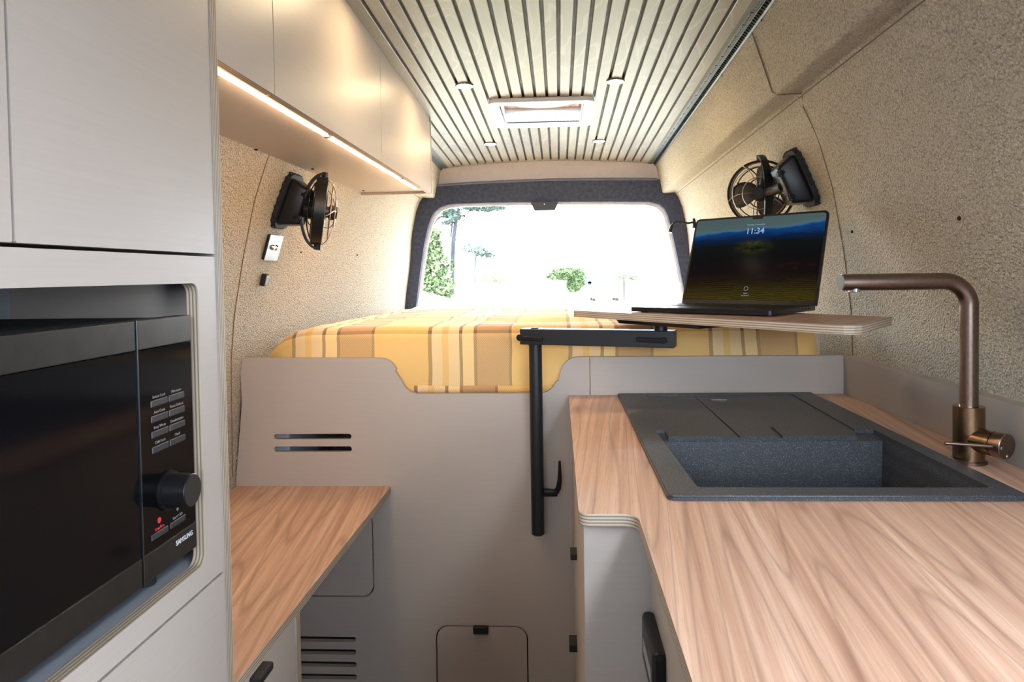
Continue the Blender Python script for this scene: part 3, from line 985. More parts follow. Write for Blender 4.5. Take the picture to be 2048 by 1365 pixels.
for r in range(4):
    for c in range(2):
        z = 1.1075 - 0.0178 * r; y = 0.7715 + 0.036 * c
        bm = B(); box(bm, (X0 - 0.002, y - 0.0168, z - 0.0045), (X0 + 0.0012, y + 0.0168, z + 0.0030), 0.0006, 1); obj('button', bm, plain('button_face', (0.035, 0.035, 0.038), 0.35) if (r, c) == (0, 0) else bpy.data.materials['button_face'], cp)
        text('lettering', names[r][c], FT(y, z + 0.0068), 0.0048, 'ink_dim', cp)
for y, s_, mt in ((0.765, 'Stop/Eco', 'ink_red'), (0.803, 'Start/+30s', 'ink_dim')):
    bm = B(); box(bm, (X0 - 0.002, y - 0.0165, 0.9505), (X0 + 0.0012, y + 0.0165, 0.9575), 0.0006, 1); obj('button', bm, bpy.data.materials['button_face'], cp)
    text('lettering', s_, FT(y, 0.9610), 0.0052, mt, cp)
    bm = B(); cyl(bm, (X0 + 0.0001, y, 0.9695), (X0 + 0.0006, y, 0.9695), 0.0034 if mt == 'ink_red' else 0.0028, 14 if mt == 'ink_red' else 4); obj('symbol', bm, mt, cp)
text('lettering', 'SAMSUNG', FT(0.8147, 0.9290, X0 + 0.0014), 0.0082, 'ink', br, bold=0.0002)
bm = B(); cyl(bm, (X0 - 0.001, 0.785, 0.9985), (X0 + 0.0035, 0.785, 0.9985), 0.0235, 40); cyl(bm, (X0 + 0.003, 0.785, 0.9985), (X0 + 0.030, 0.785, 0.9985), 0.0205, 40, r2=0.0195, bev=0.0008)
kn = obj('knob', bm, 'black', mw, True)
bm = B(); cyl(bm, (X0 + 0.030, 0.785, 0.9985), (X0 + 0.0306, 0.785, 0.9985), 0.0182, 40); obj('knob_cap', bm, plain('knob_face', (0.06, 0.058, 0.056), 0.35, 0.6), kn)

# ------------------------------------------------------------------ overhead cabinets
up = thing('wall_cabinet', 'row of beige overhead cabinets along the left wall', 'cabinet', (-0.6, 1.7, 1.55))
ZU = 1.553
bm = B(); box(bm, (-0.748, 0.927, ZU + 0.008), (XT - 0.019, 2.505, ZU + 0.023)); obj('bottom_panel', bm, 'laminate', up)
bm = B()
hh = lambda y: ceil_z(-0.47, y)
plate(bm, [(-0.752, ZU - 0.0), (XT, ZU - 0.0), (XT, hh(2.51) - 0.002), (-0.59, hh(2.51) - 0.006), (-0.60, 1.66), (-0.69, 1.645)], [], FY(2.507), 0.015, 0, 1)
obj('end_panel', bm, ['laminate', 'plyY'], up)
for y0, y1 in ((0.430, 1.1165), (1.1195, 1.8035), (1.8065, 2.506)):
    if y0 < 0.9: y0 = 0.9275
    bm = B()
    plate(bm, [(y0, ZU), (y1, ZU), (y1, hh(y1) - 0.022), (y0, hh(y0) - 0.022)], [], FX(XT - 0.016), 0.015, 0, 1)
    obj('door', bm, ['laminate', 'plyX'], up)
bm = B()
plate(bm, [(0.927, 1.79), (2.506, 1.79), (2.506, hh(2.506) - 0.0008), (0.927, hh(0.927) - 0.0008)], [], FX(XT - 0.018), 0.014)
obj('filler_strip', bm, 'laminate', up)
for y, x in ((1.62, -0.725), (1.93, -0.70), (2.12, -0.735), (2.40, -0.735), (2.44, -0.70)):
    bm = B(); cyl(bm, (x, y, ZU + 0.005), (x, y, ZU + 0.0085), 0.0042, 12); obj('screw_cap', bm, 'void', up)
led = thing('led_strip', 'glowing warm LED strip under the front of the overhead cabinets', 'light strip', (-0.497, 1.64, 1.556))
bm = B(); box(bm, (-0.503, 0.93, 1.5555), (-0.489, 2.39, 1.5608)); obj('channel', bm, 'led_dim', led)
for y0, y1 in ((0.935, 1.452), (1.475, 2.135), (2.155, 2.38)):
    bm = B(); box(bm, (-0.5015, y0, 1.5525), (-0.4905, y1, 1.5555), 0.0012, 1); obj('diffuser', bm, 'led', led)
for y in (1.463, 2.145):
    bm = B(); box(bm, (-0.5025, y - 0.009, 1.5512), (-0.4895, y + 0.009, 1.5555), 0.001, 1); obj('clip', bm, 'chrome', led)
    bm = B(); box(bm, (-0.4885, y - 0.016, 1.5545), (-0.4845, y + 0.002, 1.5600)); obj('connector', bm, 'black', led)

# ------------------------------------------------------------------ left counter and base cabinet
ZL = 0.6708
t = thing('left_counter', 'lower walnut counter at left between tall cabinet and bed partition', 'counter', (-0.65, 1.4, ZL - 0.018))
bm = B(); plate(bm, [(-0.895, 0.930), (-0.4695, 0.930), (-0.4695, Y_P - 0.0008), (-0.905, Y_P - 0.0008)], [], FZ(ZL - 0.0165), 0.0165, 0, 1)
obj('board', bm, ['walnut_left', 'plyZ'], t)
t = thing('left_base_cabinet', 'beige base cabinet below the lower walnut counter', 'cabinet', (-0.66, 1.06, 0))
bm = B(); box(bm, (-0.88, 1.163, 0.0), (-0.4705 - 0.0, 1.180, ZL - 0.0175)); obj('side_panel', bm, ['laminate'], t)
bm = B(); box(bm, (-0.4705, 1.163, 0.0), (-0.4695, 1.180, ZL - 0.0175)); obj('edge_band', bm, 'plyY', t)
bm = B(); box(bm, (-0.88, 0.930, 0.0), (-0.4705, 0.945, ZL - 0.0175)); obj('side_panel', bm, ['laminate'], t)
db = B(); box(db, (-0.487, 0.946, 0.03), (-0.472, 1.1615, ZL - 0.019), 0.001, 1); db = obj('door', db, 'laminate', t)
bm = B(); box(bm, (-0.488, 0.985, 0.6350), (-0.455, 1.035, 0.6485), 0.004, 3); obj('finger_pull', bm, 'black_rough', db)

# ------------------------------------------------------------------ right worktop, base cabinets
ZW = 0.92
t = thing('right_worktop', 'long walnut worktop with pale plywood edge around the black sink', 'worktop', (0.4, 1.0, ZW - 0.018))
wo = [(0.0225, Y_P - 0.0008)] + arc(0.0385, 0.9445, 0.0155, 180, 270, 6) + [(0.082, 0.929)] + [(0.082 + 0.021 * math.sin(a * PI / 12), 0.929 - 0.021 + 0.021 * math.cos(a * PI / 12)) for a in range(0, 7)]
wo += [(0.103, 0.45), (0.7495, 0.45), (0.7495, Y_P - 0.0008)]
bm = B(); plate(bm, wo, [rrect(0.172, 1.002, 0.648, 1.812, 0.02)], FZ(ZW - 0.0175), 0.0175, 0, 1)
obj('board', bm, ['walnut', 'plyZ'], t)
t = thing('upstand', 'beige laminate upstand along the right wall behind the worktop', 'upstand', (0.757, 0.7, ZW))
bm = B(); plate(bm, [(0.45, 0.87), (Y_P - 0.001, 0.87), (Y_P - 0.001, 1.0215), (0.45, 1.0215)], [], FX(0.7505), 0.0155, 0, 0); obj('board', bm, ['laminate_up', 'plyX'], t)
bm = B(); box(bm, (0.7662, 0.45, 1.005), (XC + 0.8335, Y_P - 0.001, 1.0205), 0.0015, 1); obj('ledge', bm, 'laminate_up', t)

t = thing('sink_cabinet', 'beige base cabinet under the far, narrower end of the right worktop', 'cabinet', (0.2, 1.39, 0))
bm = B(); plate(bm, [(0.030, 0.0), (0.130, 0.0), (0.130, ZW - 0.018), (0.030, ZW - 0.018)], [], FY(0.945), 0.015, 0, 0); obj('end_panel', bm, 'laminate', t)
d = B(); box(d, (0.030, 0.9605, 0.04), (0.045, Y_P - 0.012, ZW - 0.020), 0.001, 1); d = obj('door', d, 'laminate', t)
bm = B(); box(bm, (0.016, 1.40, 0.655), (0.033, 1.44, 0.668), 0.002); obj('finger_pull', bm, 'black_rough', d)
bm = B(); box(bm, (0.012, 1.50, 0.405), (0.031, 1.545, 0.422), 0.002); obj('finger_pull', bm, 'black_rough', d)
t = thing('fridge', 'under-counter fridge front with dark seal and black handle at bottom right', 'fridge', (0.3, 0.6, 0))
bm = B(); box(bm, (0.136, 0.46, 0.02), (0.70, 0.944, ZW - 0.019)); obj('body', bm, 'black_rough', t)
bm = B(); box(bm, (0.1235, 0.934, 0.02), (0.1355, 0.9445, ZW - 0.019)); obj('seal', bm, 'void', t)
d = B(); box(d, (0.120, 0.465, 0.04), (0.1355, 0.928, ZW - 0.020), 0.001, 1); d = obj('door', d, 'laminate', t)
bm = B(); box(bm, (0.104, 0.795, 0.735), (0.1215, 0.905, 0.80), 0.007, 3); h = obj('handle', bm, 'black', d)
bm = B(); box(bm, (0.1035, 0.815, 0.755), (0.1046, 0.885, 0.772), 0.0003, 1); obj('handle_highlight', bm, 'chrome', d)  # chrome strip put on to draw the highlight on the handle
# ------------------------------------------------------------------ sink
sink = thing('sink', 'black granite composite sink with drainer set in the walnut worktop', 'sink', (0.407, 1.41, ZW))
ZR = 0.9275
so = rrect(0.1525, 0.983, 0.6605, 1.829, [0.010, 0.008, 0.008, 0.010], 4)
bowl = [(0.2080, 1.0232), (0.622, 1.0232), (0.6272, 1.0285), (0.6272, 1.3965), (0.5790, 1.3965), (0.5790, 1.3600), (0.5760, 1.3550), (0.2150, 1.3550), (0.2120, 1.3600), (0.2120, 1.3965), (0.1925, 1.3965), (0.2027, 1.0285)]
drain = [(0.2150, 1.3552), (0.5760, 1.3552), (0.5900, 1.372), (0.6030, 1.7950), (0.5980, 1.8000), (0.2310, 1.8000), (0.2260, 1.7950), (0.2120, 1.372)]
inner = [(0.2080, 1.0232), (0.622, 1.0232), (0.6272, 1.0285), (0.6272, 1.3965), (0.5900, 1.3965), (0.5905, 1.42), (0.6030, 1.7950), (0.5980, 1.8000), (0.2310, 1.8000), (0.2260, 1.7950), (0.2120, 1.42), (0.2120, 1.3965), (0.1925, 1.3965), (0.2027, 1.0285)]
bm = B()
plate(bm, so, [inner], FZ(0.9205), ZR - 0.9205)
oe = [e for e in bm.edges if all(abs(v.co.z - ZR) < 1e-5 for v in e.verts) and len([1 for v in e.verts if (v.co.x < 0.154 or v.co.x > 0.6590 or v.co.y < 0.985 or v.co.y > 1.827)]) == 2 and e.calc_length() > 0.0005]
bmesh.ops.bevel(bm, geom=oe, offset=0.0025, segments=3, affect='EDGES')
obj('rim', bm, 'sink', sink, True)
bm = B()
# drainer as raised strips between fine grooves
g1 = lambda y: 0.349 + 0.003 * (y - 1.335); g2 = lambda y: 0.432
dr0 = [(0.2120, 1.3965), (0.2150, 1.3552), (g1(0) - 0.0045, 1.3552)]
plate(bm, [(0.2125, 1.3552), (0.3465, 1.3552), (0.3485, 1.62), (0.3490, 1.7995), (0.2305, 1.7995), (0.2255, 1.795), (0.2125, 1.39)], [], FZ(0.9190), 0.0055)
plate(bm, [(0.3520, 1.3552), (0.4285, 1.3552), (0.4335, 1.44), (0.4400, 1.44), (0.4345, 1.3552), (0.5780, 1.3552), (0.5895, 1.40), (0.6025, 1.795), (0.5975, 1.7995), (0.3505, 1.7995), (0.3515, 1.62)], [], FZ(0.9190), 0.0055)
plate(bm, [(0.2125, 1.3550), (0.578, 1.3550), (0.589, 1.39), (0.602, 1.799), (0.2265, 1.799), (0.2125, 1.39)], [], FZ(0.9145), 0.0060)
obj('drainer', bm, 'sink', sink)
bm = B(); box(bm, (0.382, 1.7375, 0.9243), (0.419, 1.7440, 0.9252), 0.0003, 1); obj('overflow_badge', bm, 'chrome', sink)
bm = B()
bot = []
cxb, cyb = 0.415, 1.19
rings = []
for z, k in ((0.9205, 0.0), (0.9135, 0.004), (0.83, 0.04), (0.76, 0.09), (0.742, 0.12), (0.735, 0.20)):
    src = bowl if z > 0.90 else bowl
    ring = []
    for x, y in src:
        yy = y
        if z <= 0.914 and y > 1.34: yy = 1.3575
        ring.append(bm.verts.new((x + (cxb - x) * k * 0.55, yy + (cyb - yy) * k * 0.9, z)))
    rings.append(ring)
for a, b in zip(rings, rings[1:]):
    n = len(a)
    for i in range(n): bm.faces.new((a[i], a[(i + 1) % n], b[(i + 1) % n], b[i]))
bm.faces.new(rings[-1])
bw = obj('bowl', bm, 'sink', sink)
bm = B(); cyl(bm, (0.41, 1.2, 0.7352), (0.41, 1.2, 0.7375), 0.045, 32); obj('drain_plug', bm, 'chrome', sink)

# ------------------------------------------------------------------ tap
tap = thing('kitchen_tap', 'tall brushed bronze tap with straight spout beside the sink', 'tap', (0.689, 1.184, ZW))
bm = B(); cyl(bm, (0.689, 1.184, ZW), (0.689, 1.184, ZW + 0.006), 0.0270, 40, bev=0.001); obj('base_ring', bm, 'bronze', tap, True)
bm = B(); cyl(bm, (0.689, 1.184, ZW + 0.0055), (0.689, 1.184, 1.0165), 0.0238, 48, bev=0.0008); obj('body', bm, 'bronze_warm', tap, True)
R = 0.042; zc = 1.2278
pts = [(0.689, 1.184, 1.012), (0.689, 1.184, 1.1), (0.689, 1.184, zc - R)]
pts += [(0.689 - R + R * math.cos(a * PI / 24), 1.184 - 0.0 * a, zc - R + R * math.sin(a * PI / 24)) for a in range(1, 13)]
pts += [(0.62, 1.184, zc), (0.56, 1.184, zc), (0.4785, 1.184, zc)]
bm = B(); tube(bm, pts, 0.0142, 32); obj('spout', bm, 'bronze', tap, True)
bm = B(); cyl(bm, (0.4787, 1.184, zc), (0.4770, 1.184, zc), 0.0134, 32); obj('spout_cap', bm, plain('satin_end_cap', (0.13, 0.14, 0.11), 0.6), tap)
bm = B(); cyl(bm, (0.5005, 1.184, zc - 0.0165), (0.5005, 1.184, zc - 0.010), 0.0095, 24, bev=0.0006); obj('aerator', bm, 'chrome', tap, True)
kd = Vector((0.43, -0.90, -0.02)).normalized()
k0 = Vector((0.689, 1.184, 0.962)); k1 = k0 + kd * 0.044; k2 = k1 + kd * 0.019
bm = B(); cyl(bm, k0, k1 - kd * 0.0008, 0.0205, 40); obj('valve', bm, 'bronze_warm', tap, True)
bm = B(); cyl(bm, k1, k2, 0.0208, 48, bev=0.0008); kb = obj('control_knob', bm, 'bronze', tap, True)
lv = k1 + kd * 0.010
bm = B(); cyl(bm, lv + Vector((-0.016, -0.006, 0)), lv + Vector((-0.086, 0.006, 0.0025)), 0.0030, 16, bev=0.0005); obj('lever', bm, 'bronze', tap, True)
Fk = axis_frame(k2 + kd * 0.0002, kd)
ux = Vector((0, 0, 1)).cross(kd).normalized(); uy = kd.cross(ux)
for s_, a, b in (('C', -0.0145, -0.001), ('H', 0.000, -0.0155)):
    o = k2 + kd * 0.0002 + ux * a + uy * b
    text('engraving', s_, frame_mat(o, ux, uy, kd), 0.0052, 'mark', kb, bold=0.0001)

# ------------------------------------------------------------------ swivel table: post, arm, top
tb = thing('swivel_table', 'walnut swivel tabletop on a black post and arm fixed to the partition', 'table', (-0.064, 1.80, 0.54))
bm = B(); cyl(bm, (-0.0645, 1.80, 0.5550), (-0.0645, 1.80, 1.066), 0.0172, 36, bev=0.003); post = obj('post', bm, 'black_matt', tb, True)
bm = B(); cyl(bm, (-0.0645, 1.80, 1.062), (-0.0645, 1.80, 1.070), 0.0192, 36); obj('collar', bm, 'black_matt', tb, True)
for z0, z1 in ((0.60, 0.72), (0.86, 0.90)):
    bm = B(); box(bm, (-0.079, 1.8155, z0), (-0.050, 1.8440, z1), 0.003); obj('wall_bracket', bm, 'black_matt', tb)
bm = B()
tube(bm, [(-0.050, 1.802, 0.669), (-0.028, 1.798, 0.669), (-0.015, 1.796, 0.671), (-0.0085, 1.794, 0.682), (-0.005, 1.793, 0.705), (-0.0045, 1.793, 0.73), (-0.0045, 1.792, 0.7545)], [0.009, 0.009, 0.0085, 0.0075, 0.006, 0.0045, 0.003], 12)
box(bm, (-0.048, 1.789, 0.660), (-0.012, 1.806, 0.675), 0.002)
obj('clamp_lever', bm, 'black', tb, True)
# arm box runs right and towards the viewer
P0 = Vector((-0.104, 1.772, 1.0665)); P1 = Vector((0.2745, 1.652, 1.0665))
ad = (P1 - P0).normalized(); an = Vector((-ad.y, ad.x, 0)); AF = frame_mat(P0, ad, an, (0, 0, 1)); AL = (P1 - P0).length
bm = B(); box(bm, (0, 0, 0), (AL, 0.045, 0.041), 0.0018, 2, M4=AF); arm = obj('arm', bm, 'black_matt', tb)


def clamp(u, dirn, L):
    bm = B()
    c = AF @ Vector((u, -0.004, 0.019))
    cyl(bm, AF @ Vector((u, 0.001, 0.019)), AF @ Vector((u, -0.012, 0.019)), 0.0085, 8 if dirn < 0 else 24, bev=0.001)
    vs = box(bm, (0.004, -0.011, -0.0062), (L, -0.003, 0.0052), 0.002, 2, M4=AF @ Matrix.Translation((u, 0, 0.019)) @ Matrix.Scale(dirn, 4, (1, 0, 0)) @ Matrix.Rotation(math.radians(2.5 if dirn > 0 else -1), 4, 'Y'))
    cyl(bm, AF @ Vector((u, -0.0115, 0.019)), AF @ Vector((u, -0.0130, 0.019)), 0.0038, 6)
    obj('arm_lever', bm, 'black', tb)


clamp(0.003, 1, 0.062); clamp(AL - 0.024, -1, 0.066)
bm = B(); c = AF @ Vector((0.034, 0.022, 0.040)); cyl(bm, c, c + Vector((0, 0, 0.0035)), 0.010, 24); obj('pivot_cap', bm, 'black', tb, True)
c = AF @ Vector((AL - 0.035, 0.022, 0.040))
bm = B(); cyl(bm, c, Vector((c.x, c.y, 1.124)), 0.016, 24); obj('pivot', bm, 'black_matt', tb, True)
ZT = 1.1539
TL = Vector((0.0375, 1.770, 0)); TN = Vector((0.503, 1.180, 0))
tu = (TN - TL).normalized(); tv = Vector((-tu.y, tu.x, 0)); TLn = (TN - TL).length
TF = frame_mat((TL.x, TL.y, ZT - 0.0165), tu, tv, (0, 0, 1))
qs = [TF.inverted() @ Vector((x, y, ZT)) for x, y in ((0.0375, 1.770), (0.4735, 1.2175), (0.490, 1.2030), (0.507, 1.1985), (0.522, 1.2060), (0.534, 1.2200), (0.661, 1.392), (0.218, 1.950))]
bm = B(); plate(bm, [(q.x, q.y) for q in qs], [], TF, 0.0165, 0, 1)
tt = obj('tabletop', bm, ['walnut_table', 'plyZ'], tb)
bm = B()
plate(bm, [(0.10, 0.05), (0.37, 0.05), (0.37, 0.20), (0.10, 0.20)], [], Matrix.Translation((0, 0, -0.0145)) @ TF, 0.0138)
for v in bm.verts:
    if v.co.z < ZT - 0.025:
        q = TF.inverted() @ v.co; q.x += 0.008 if q.x < 0.2 else -0.008; q.y += 0.008 if q.y < 0.1 else -0.008; v.co = TF @ q
obj('mounting_plate', bm, 'black_matt', tb)

# ------------------------------------------------------------------ laptop
th = 0.7068693
lu = Vector((math.cos(th), -math.sin(th), 0)); lvv = Vector((math.sin(th), math.cos(th), 0))
LO = Vector((0.1695, 1.6640, ZT))
LW, LH = 0.3557, 0.2481
lap = thing('laptop', 'open black laptop showing 11:34 on its screen, on the swivel tabletop', 'laptop', tuple(LO))
LF = frame_mat(LO + Vector((0, 0, 0.0022)), lu, lvv, (0, 0, 1))
bm = B(); plate(bm, rrect(0, 0, LW, LH - 0.004, 0.012), [], LF, 0.0105)
bmesh.ops.bevel(bm, geom=[e for e in bm.edges if abs(e.verts[0].co.z - e.verts[1].co.z) < 1e-6 and len(e.link_faces) == 2 and e.calc_face_angle(0) > 1], offset=0.0014, segments=2, affect='EDGES')
base = obj('base', bm, 'space_grey', lap, True)
for a in (0.03, LW - 0.03):
    for b in (0.022, LH - 0.03):
        bm = B(); p = LF @ Vector((a, b, 0)); cyl(bm, p - Vector((0, 0, 0.0021)), p + Vector((0, 0, 0.0002)), 0.009, 16); obj('foot', bm, 'black_rough', base)
bm = B()
for r in range(6):
    n = 14 if r < 5 else 10
    for k in range(n):
        x0 = 0.033 + k * (0.290 / n); y0 = 0.112 + (5 - r) * 0.0 + r * 0.0188
        box(bm, (x0, y0, 0.0106), (x0 + 0.290 / n - 0.003, y0 + 0.0158, 0.0113), M4=LF)
o = obj('keyboard', bm, 'black', base)
bm = B(); box(bm, (0.10, 0.008, 0.0105), (0.255, 0.098, 0.0109), M4=LF); obj('trackpad', bm, 'space_grey', base)
for k in range(3):
    bm = B(); yy = 0.155 + k * 0.018; box(bm, (LW - 0.0006, yy, 0.0045), (LW + 0.0003, yy + 0.009, 0.0075), M4=LF); obj('port', bm, 'void', base)
tilt = 0.352
ldir = (lvv * math.sin(tilt) + Vector((0, 0, 1)) * math.cos(tilt)); ln = lu.cross(ldir)      # ln points back? fixed below
if ln.dot(lvv) < 0: ln = -ln
HO = LO + lvv * (LH - 0.004) + Vector((0, 0, 0.0125))
DF = Matrix(((lu.x, ldir.x, -ln.x, HO.x), (lu.y, ldir.y, -ln.y, HO.y), (lu.z, ldir.z, -ln.z, HO.z), (0, 0, 0, 1)))
bm = B(); plate(bm, rrect(0, 0, LW, 0.2420, [0.003, 0.003, 0.012, 0.012]), [], DF @ Matrix.Translation((0, 0, -0.0045)), 0.0045)
lid = obj('lid', bm, 'space_grey', lap)
bm = B(); plate(bm, rrect(0.0015, 0.001, LW - 0.0015, 0.2405, [0.003, 0.003, 0.011, 0.011]), [], DF, 0.0004); obj('bezel', bm, 'black', lid)
bm = B(); uv = bm.loops.layers.uv.new('UVMap')
sw0, sw1, sh0, sh1 = 0.0055, LW - 0.0055, 0.010, 0.2365
poly = rrect(sw0, sh0, sw1, sh1, [0.001, 0.001, 0.008, 0.008])
vs = [bm.verts.new(DF @ Vector((a, b, 0.0006))) for a, b in poly]
f = bm.faces.new(vs)
for lp, (a, b) in zip(f.loops, poly): lp[uv].uv = ((a - sw0) / (sw1 - sw0), (b - sh0) / (sh1 - sh0))
scr = obj('screen', bm, 'screen', lid, normals=False)
bm = B(); plate(bm, rrect(LW / 2 - 0.014, 0.2305, LW / 2 + 0.014, 0.238, [0.0025, 0.0025, 0, 0], 3), [], DF @ Matrix.Translation((0, 0, 0.0006)), 0.0003); obj('notch', bm, 'black', lid)
TFm = lambda a, b: DF @ Matrix.Translation((a, b, 0.0009))
text('clock_digits', '11:34', TFm(LW * 0.495, 0.197), 0.0225, 'screen_text', lid, bold=0.0003)
text('date_line', 'Thursday, 2 November', TFm(LW * 0.495, 0.2155), 0.0052, 'screen_text', lid)
text('user_line', 'Sign in', TFm(LW * 0.495, 0.0285), 0.0042, 'screen_text', lid)
text('hint_line', 'Enter Password', TFm(LW * 0.495, 0.0225), 0.0030, 'screen_text', lid)
bm = B(); c = DF @ Vector((LW * 0.495, 0.041, 0.0007))
tube(bm, [DF @ Vector((LW * 0.495 + 0.0052 * math.cos(a * PI / 10), 0.041 + 0.0052 * math.sin(a * PI / 10), 0.0010)) for a in range(20)], 0.0004, 6, closed=True)
obj('user_badge', bm, 'screen_text', lid)


# ------------------------------------------------------------------ fans
def fan(label, side, py, pz, centre, axis, Rr):
    """wall fan: rubber-edged plate and box on the wall, a fork arm carrying the caged rotor"""
    w = wall_pt(side, py, pz)
    f = thing('wall_fan', label, 'fan', tuple(w), 'black wall fans')
    # local wall frame: n out of the wall, t towards the rear, z up the wall
    d = (wall_pt(side, py, pz + 0.05) - wall_pt(side, py, pz - 0.05)).normalized()
    n = Vector((0, 1, 0)).cross(d) * (1 if side < 0 else -1)
    if n.x * side > 0: n = -n
    tt_ = Vector((0, 1, 0))
    WF = frame_mat(w, tt_, d, n)
    bm = B()
    plate(bm, rrect(-0.052, -0.078, 0.052, 0.078, 0.028, 6), [], WF @ Matrix.Translation((0, 0, 0.001)), 0.014)
    k = 0
    for (a, b) in rrect(-0.052, -0.078, 0.052, 0.078, 0.028, 4):
        pass
    for i in range(26):                                     # knobbly rubber edge
        s_ = i / 26 * 2 * PI
        a = 0.052 * max(-1, min(1, 1.25 * math.cos(s_))); b = 0.078 * max(-1, min(1, 1.2 * math.sin(s_)))
        p = WF @ Vector((a, b, 0.004)); box(bm, (-0.004, -0.004, -0.004), (0.004, 0.004, 0.006), 0.0015, 1, M4=Matrix.Translation(p) @ WF.to_3x3().to_4x4())
    obj('wall_plate', bm, 'black_rough', f)
    bm = B()
    vs = box(bm, (-0.045, -0.068, 0.014), (0.045, 0.068, 0.066), 0.010, 3)
    for v in vs:
        kk = 1 - 0.22 * sm(0.014, 0.066, v.co.z); v.co.x *= kk; v.co.y *= kk
    for v in bm.verts: v.co = WF @ v.co
    bx = obj('housing', bm, 'black', f, True)
    bm = B()
    plate(bm, rrect(-0.040, -0.060, 0.040, 0.060, 0.006), [rrect(-0.037, -0.057, 0.037, 0.057, 0.005)], WF @ Matrix.Translation((0, 0, 0.0155)), 0.004)
    obj('housing_seam', bm, 'black_rough', bx)
    for s_ in (-1, 1):
        bm = B(); box(bm, (-0.037, s_ * 0.034 - 0.006, 0.050), (-0.012, s_ * 0.034 + 0.006, 0.0685), 0.003, 2, M4=WF); cyl(bm, WF @ Vector((-0.030, s_ * 0.034 - 0.009, 0.064)), WF @ Vector((-0.030, s_ * 0.034 + 0.009, 0.064)), 0.006, 14)
        obj('hinge', bm, 'black', bx)
    for k in range(5):
        bm = B(); box(bm, (-0.004, -0.018 + k * 0.009, 0.0655), (0.006, -0.0165 + k * 0.009, 0.0668), M4=WF); obj('speed_mark', bm, 'ink_dim', bx)
    # rotor
    C_ = Vector(centre); ax = Vector(axis).normalized()
    RF = axis_frame(C_, ax)
    # fork arm: semicircle in the plane of the vertical and the wall normal
    up_ = (Vector((0, 0, 1)) - ax * ax.z).normalized()
    back = (w + n * 0.066 - C_); back = (back - up_ * back.dot(up_)).normalized()
    bm = B()
    ring_o = []
    for i in range(25):
        a = -PI / 2 + PI * i / 24
        c = C_ + up_ * (Rr + 0.010) * math.sin(a) + back * (Rr - 0.010) * math.cos(a) * 0.62
        tan = (up_ * math.cos(a) - back * math.sin(a) * 0.62).normalized()
        sd = tan.cross(up_.cross(back).normalized()).normalized(); wd = up_.cross(back).normalized()
        hw = 0.012 - 0.003 * abs(math.sin(a)); ht = 0.0035
        ring_o.append([bm.verts.new(c + wd * hw * q0 + sd * ht * q1) for q0, q1 in ((-1, -1), (1, -1), (1, 1), (-1, 1))])
    for a, b in zip(ring_o, ring_o[1:]):
        for i in range(4): bm.faces.new((a[i], a[(i + 1) % 4], b[(i + 1) % 4], b[i]))
    bm.faces.new(ring_o[0]); bm.faces.new(ring_o[-1])
    for s_ in (-1, 1):
        c = C_ + up_ * s_ * (Rr + 0.008); cyl(bm, c - up_ * s_ * 0.012, c + up_ * s_ * 0.006, 0.010, 16)
    cyl(bm, w + n * 0.06, C_ + back * (Rr - 0.010) * 0.62, 0.014, 20)
    obj('fork_arm', bm, 'black', f)
    # rim band
    bm = B()
    rings = []
    for h, r_ in ((-0.022, Rr - 0.003), (-0.020, Rr), (0.008, Rr), (0.010, Rr - 0.003), (0.008, Rr - 0.006), (-0.020, Rr - 0.008)):
        rings.append([bm.verts.new(RF @ Vector((r_ * math.cos(2 * PI * i / 48), r_ * math.sin(2 * PI * i / 48), h))) for i in range(48)])
    for a, b in zip(rings, rings[1:] + rings[:1]):
        for i in range(48): bm.faces.new((a[i], a[(i + 1) % 48], b[(i + 1) % 48], b[i]))
    obj('rim', bm, 'black', f, True)
    # wire cages front and rear
    for nm, sg, dep, rr2, mt in (('front_guard', 1, 0.036, 0.0013, 'wire'), ('rear_guard', -1, 0.036, 0.0018, 'black')):
        bm = B()
        for r_, h in ((0.045, 0.9), (0.075, 0.55)):
            tube(bm, [RF @ Vector((r_ * math.cos(2 * PI * i / 40), r_ * math.sin(2 * PI * i / 40), sg * (0.004 + dep * h))) for i in range(40)], rr2, 6, closed=True)
        for k in range(5):
            a = 2 * PI * k / 5 + 0.5
            tube(bm, [RF @ Vector((q * math.cos(a + 0.35 * (q / Rr) ** 2), q * math.sin(a + 0.35 * (q / Rr) ** 2), sg * (0.004 + dep * math.sqrt(max(0, 1 - (q / (Rr + 0.0005)) ** 2))))) for q in (0.018, 0.04, 0.06, 0.078, 0.088, Rr - 0.001)], rr2, 6)
        obj(nm, bm, mt, f, True)
    bm = B(); cyl(bm, RF @ Vector((0, 0, 0.020)), RF @ Vector((0, 0, 0.043)), 0.0225, 32, r2=0.019, bev=0.003); obj('hub_cap', bm, 'black_rough', f, True)
    bm = B(); cyl(bm, RF @ Vector((0, 0, -0.052)), RF @ Vector((0, 0, -0.012)), 0.024, 28, r2=0.028, bev=0.004); obj('motor', bm, 'black', f, True)
    bm = B(); cyl(bm, RF @ Vector((0, 0, -0.012)), RF @ Vector((0, 0, 0.020)), 0.016, 24); obj('rotor_hub', bm, plain('rotor_brown', (0.05, 0.035, 0.022), 0.35) if 'rotor_brown' not in bpy.data.materials else bpy.data.materials['rotor_brown'], f, True)
